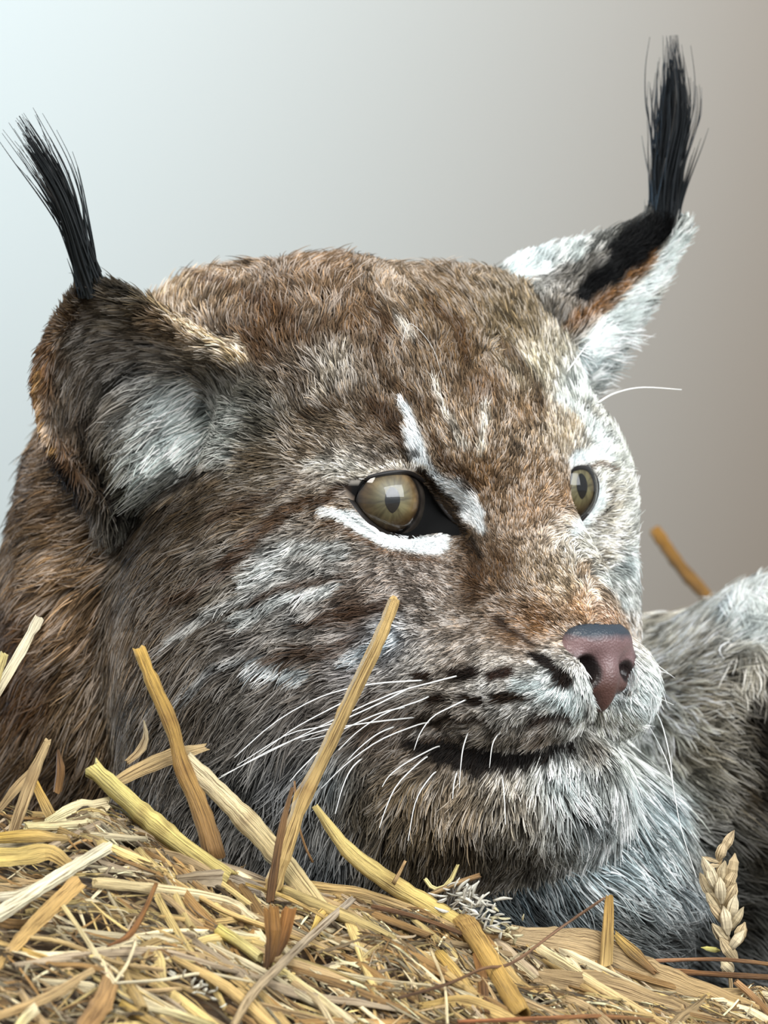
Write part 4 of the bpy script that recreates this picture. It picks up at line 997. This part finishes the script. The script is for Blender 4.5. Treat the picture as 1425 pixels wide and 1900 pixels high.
for i, (nm, lb, pth, w, c1, c2, fl_, nodes, hol, tp) in enumerate(HERO):
    stalk(nm, lb, pth, w, c1, c2, flat=fl_, nodes=nodes, seed=i + 1, hollow=hol, taper=tp, ragged=.45 * w if fl_ < .6 else .25 * w)
# stalk out of focus behind the back
stalk('straw', 'blurred golden brown stalk sticking up behind the back of the body',
      [P(1216, 984, 1900), P(1262, 1050, 1900), P(1330, 1130, 1900), P(1440, 1290, 1920)], 30, (150, 108, 40), (120, 88, 44), flat=.8, seed=77, taper=(.9, 1, 1.1))

# wheat ear
wr = bpy.data.objects.new('wheat_ear', None); C.objects.link(wr)
wy = -300.0
wr.location = W(P(1352, 1800, wy)); bpy.context.view_layer.update()
wr['label'] = 'dry wheat ear standing upright at the lower right'; wr['category'] = 'wheat ear'
axis_ = smooth_path([P(1356, 1850, wy), P(1350, 1760, wy), P(1340, 1690, wy), P(1326, 1620, wy), P(1340, 1570, wy)], 24)
stalk('stem', None, [P(1362, 1900, wy - 4), P(1356, 1830, wy), P(1350, 1770, wy), P(1330, 1640, wy), P(1338, 1590, wy)], 8, TN, seed=80, flat=.8, parent=wr)
def husk(a, b, w, seed, col):
    return stalk('husk', None, [a, (a + b) / 2 + np.array([0, -5, 0]), b], w, col, col, flat=.42, seed=seed, n=10, m=9, ragged=2, taper=(.35, .85, 1, .8, .12), parent=wr)
spec = [(1352, 1792, -20, 8), (1356, 1770, -30, 30), (1362, 1752, 28, 26), (1344, 1740, -34, 26), (1372, 1742, 16, 30), (1348, 1722, -8, 40), (1360, 1716, 30, 32), (1338, 1704, -34, 28), (1356, 1694, 14, 34),
        (1328, 1684, -30, 34), (1350, 1672, 24, 34), (1338, 1664, -4, 36), (1318, 1662, -30, 42), (1352, 1648, 24, 38), (1324, 1640, -18, 40), (1340, 1634, 8, 36), (1356, 1628, 12, 44), (1316, 1628, -20, 38)]
for k_, (x, y, dx, hgt) in enumerate(spec):
    yy = wy - 12 - (k_ % 3) * 7
    husk(P(x - dx * .35, y + 12, yy + 5), P(x + dx * .65, y - hgt, yy - 4), 24, 90 + k_, [(214, 198, 164), (200, 180, 144), (222, 208, 178)][k_ % 3])
for k_, (p_, q_, w_) in enumerate([((1334, 1600), (1302, 1590), 10), ((1338, 1606), (1306, 1606), 8), ((1332, 1598), (1345, 1562), 22), ((1338, 1582), (1362, 1541), 17), ((1340, 1655), (1362, 1614), 12), ((1336, 1650), (1316, 1612), 10), ((1336, 1764), (1302, 1758), 11), ((1342, 1690), (1368, 1700), 8)]):
    husk(P(*p_, wy - 8), P(*q_, wy - 16), w_, 120 + k_, (216, 196, 160) if k_ != 6 else (206, 200, 120))

# white chaff plume and a smaller one
def chaff_plume(label, cx, cy, spread, n, seed, col):
    r_ = np.random.default_rng(seed); Vs, Fs, Cs, Us = [], [], [], []; o0 = 0
    y0 = heap_Y(cx, cy, 52)
    for k in range(n):
        x = cx + r_.normal(0, spread * .55); y = cy + r_.normal(0, spread * .32) + (x - cx) * .35; ang = r_.choice([r_.uniform(-1.6, -.9), r_.uniform(-.7, .5), r_.uniform(2.4, 3.6)]); L_ = r_.uniform(.25, .8) * spread * .8
        yy = y0 + r_.uniform(-14, 14)
        V, F, uv, g, u = stalk_geo([P(x, y, yy), P(x + L_ * .5 * math.cos(ang), y + L_ * .5 * math.sin(ang), yy - 5), P(x + L_ * math.cos(ang + .15), y + L_ * math.sin(ang + .15), yy - 8)], r_.uniform(4, 9), .5, 6, seed=k, ragged=2, taper=(.6, 1, .4), m=6)
        Vs.append(V); Fs += [tuple(a + o0 for a in f) for f in F]; Cs.append(np.tile(srgb(col) * r_.uniform(.75, 1.1), (len(V), 1))); Us.append(uv); o0 += len(V)
    V = np.vstack(Vs); o = mesh_obj('chaff_plume', V, Fs, mst, origin=V.mean(0)); colour_attr(o.data, np.clip(np.vstack(Cs), 0, 1))
    a = o.data.attributes.new('grain', 'FLOAT_VECTOR', 'POINT'); a.data.foreach_set('vector', np.vstack(Us).astype(np.float32).ravel())
    o['label'] = label; o['category'] = 'chaff'; o['kind'] = 'stuff'
chaff_plume('bright white feathery chaff on the crest below the chin', 868, 1682, 58, 60, 5, (244, 244, 236))
chaff_plume('pale chaff flakes right of the white plume', 930, 1722, 40, 22, 6, (236, 228, 190))
chaff_plume('small white barbed chaff piece above the dark hollow', 372, 1838, 34, 16, 8, (240, 238, 222))

# loose straws strewn over the heap, each its own object
def strewn(n, seed, lmin, lmax, wmin, wmax):
    r_ = np.random.default_rng(seed); out = []
    while len(out) < n:
        px = r_.uniform(-80, 1500); py = r_.uniform(float(np.interp(px, RX, RY)) + 4, 1925)
        if ((px - 415) / 75) ** 2 + ((py - 1858) / 42) ** 2 < 1: continue
        L_ = r_.uniform(lmin, lmax) * (1 if r_.random() < .7 else .5); w = r_.uniform(wmin, wmax)
        base = np.interp(px, [0, 400, 700, 1425], [0.05, .25, .50, .48])
        ang = base + r_.normal(0, .42) if r_.random() < .78 else r_.uniform(-1.3, 1.3)
        Y0 = heap_Y(px, py, r_.uniform(-8, 26)); k = (D + Y0) / D; X0 = (px - 712.5) * k
        dx, dy = math.cos(ang), math.sin(ang) * 1.3
        cv = r_.normal(0, .10)
        pts_ = []
        for s in (-.5, -.17, .17, .5):
            X = X0 + L_ * s * dx - cv * L_ * (s * s - .1) * dy; Yp = Y0 - L_ * s * dy + cv * L_ * (s * s - .1) * dx
            z = float(heap_z(np.array([X]), np.array([Yp]))[0]) + r_.uniform(2, 10) + (r_.random() < .12) * r_.uniform(5, 22) * abs(s)
            pts_.append(np.array([X, Yp, z]))
        # stiff: straighten towards the chord
        a0, a1 = pts_[0], pts_[-1]
        for j, s in ((1, 1 / 3), (2, 2 / 3)): pts_[j] = pts_[j] * .45 + (a0 * (1 - s) + a1 * s) * .55 + np.array([0, 0, 4])
        out.append((pts_, w, px, py, r_))
    return out
PALS = [(CR, 'cream'), ((224, 200, 136), 'pale yellow'), (GO, 'golden'), (TN, 'tan'), ((160, 126, 78), 'brown'), ((182, 164, 138), 'greyish')]
MARKS_ = [(506, 1650, 'foot of the tall straw'), (385, 1560, 'broken jointed stalk'), (300, 1545, 'thick yellow stalk'), (540, 1640, 'cream split stalk'), (150, 1600, 'square cut whitish straw'),
          (70, 1725, 'golden brown strip'), (211, 1826, 'small v of cream straws'), (503, 1740, 'rounded brown husk'), (440, 1750, 'short bright yellow stalk'), (560, 1750, 'grey weathered stem'), (590, 1850, 'long pale yellow straw'),
          (700, 1620, 'golden crest stalk'), (868, 1690, 'white chaff plume'), (930, 1810, 'jointed amber stalk'), (1040, 1720, 'thin dark twig'), (1128, 1745, 'upright golden stub'), (1240, 1830, 'broad tan leaf sheet'), (1350, 1790, 'wheat ear'),
          (140, 1515, 'bright cream flake'), (320, 1880, 'cream corner straw'), (860, 1875, 'olive gold blade'), (185, 1865, 'wide brown flake'), (1110, 1850, 'long cream straw'), (755, 1800, 'reddish slanting straw'), (395, 1850, 'dark hollow'), (40, 1880, 'lower left corner'), (700, 1745, 'olive yellow straw')]
lst = strewn(232, 71, 110, 340, 8, 26)
for i, (pth, w, px, py, r_) in enumerate(lst):
    c_, cn = PALS[r_.choice(6, p=[.26, .2, .17, .16, .13, .08])]; kd_ = r_.random()
    LM = min(MARKS_, key=lambda m_: math.hypot(m_[0] - px, (m_[1] - py) * 1.2)); ddx, ddy = px - LM[0], py - LM[1]
    zone = ('right of' if ddx > 0 else 'left of') if abs(ddx) > abs(ddy) * 1.3 else ('below' if ddy > 0 else 'above')
    zone += ' the ' + LM[2]; dd_ = pth[-1] - pth[0]; ln_ = 'long ' if np.linalg.norm(dd_) > 200 else 'short '
    qa, qb2 = proj(pth[0]), proj(pth[-1]); sl_ = (qb2[1] - qa[1]) / (qb2[0] - qa[0] + 1e-6); ln_ += 'level ' if abs(sl_) < .18 else 'rising ' if -1.2 < sl_ < 0 else 'falling ' if 0 < sl_ < 1.2 else 'steep '
    if kd_ < .55: nm, kn, fl_ = 'dry_leaf', 'flat split straw', r_.uniform(.15, .35)
    else: nm, kn, fl_ = 'straw', 'round straw', r_.uniform(.7, .95)
    if w < 10: nm, kn = 'straw', 'thin straw'
    j = r_.uniform(.8, 1.1)
    stalk(nm, f'{ln_}{cn} {kn} {zone}', pth, w, tuple(min(255, a * j) for a in c_), flat=fl_, seed=200 + i, n=8, taper=(r_.uniform(.3, 1), 1, 1, r_.uniform(.3, 1)), group=f'{ln_}{cn} {kn}s {zone}', m=10, twist=r_.normal(0, .7))
# everything finer, uncountable
lst = strewn(4300, 72, 18, 130, 2.0, 8.5)
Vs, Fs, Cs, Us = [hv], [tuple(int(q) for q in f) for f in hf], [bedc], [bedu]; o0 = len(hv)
for i, (pth, w, px, py, r_) in enumerate(lst):
    V, F, uv, g, u = stalk_geo(pth, w, .3, 5, seed=i % 97, ragged=3, taper=(.4, 1, .4), m=5)
    c_ = np.array(PALS[r_.choice(6, p=[.20, .12, .12, .20, .26, .10])][0]) * r_.uniform(.45, 1.15)
    Vs.append(V); Fs += [tuple(a + o0 for a in f) for f in F]; Cs.append(np.tile(srgb(np.clip(c_, 2, 255)), (len(V), 1))); Us.append(uv); o0 += len(V)
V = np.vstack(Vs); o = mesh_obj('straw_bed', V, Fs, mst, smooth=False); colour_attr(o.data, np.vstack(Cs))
a = o.data.attributes.new('grain', 'FLOAT_VECTOR', 'POINT'); a.data.foreach_set('vector', np.vstack(Us).astype(np.float32).ravel())
o['label'] = 'fine broken straw and chaff covering the heap'; o['category'] = 'straw'; o['kind'] = 'stuff'
print('straw done', time.time() - T0)
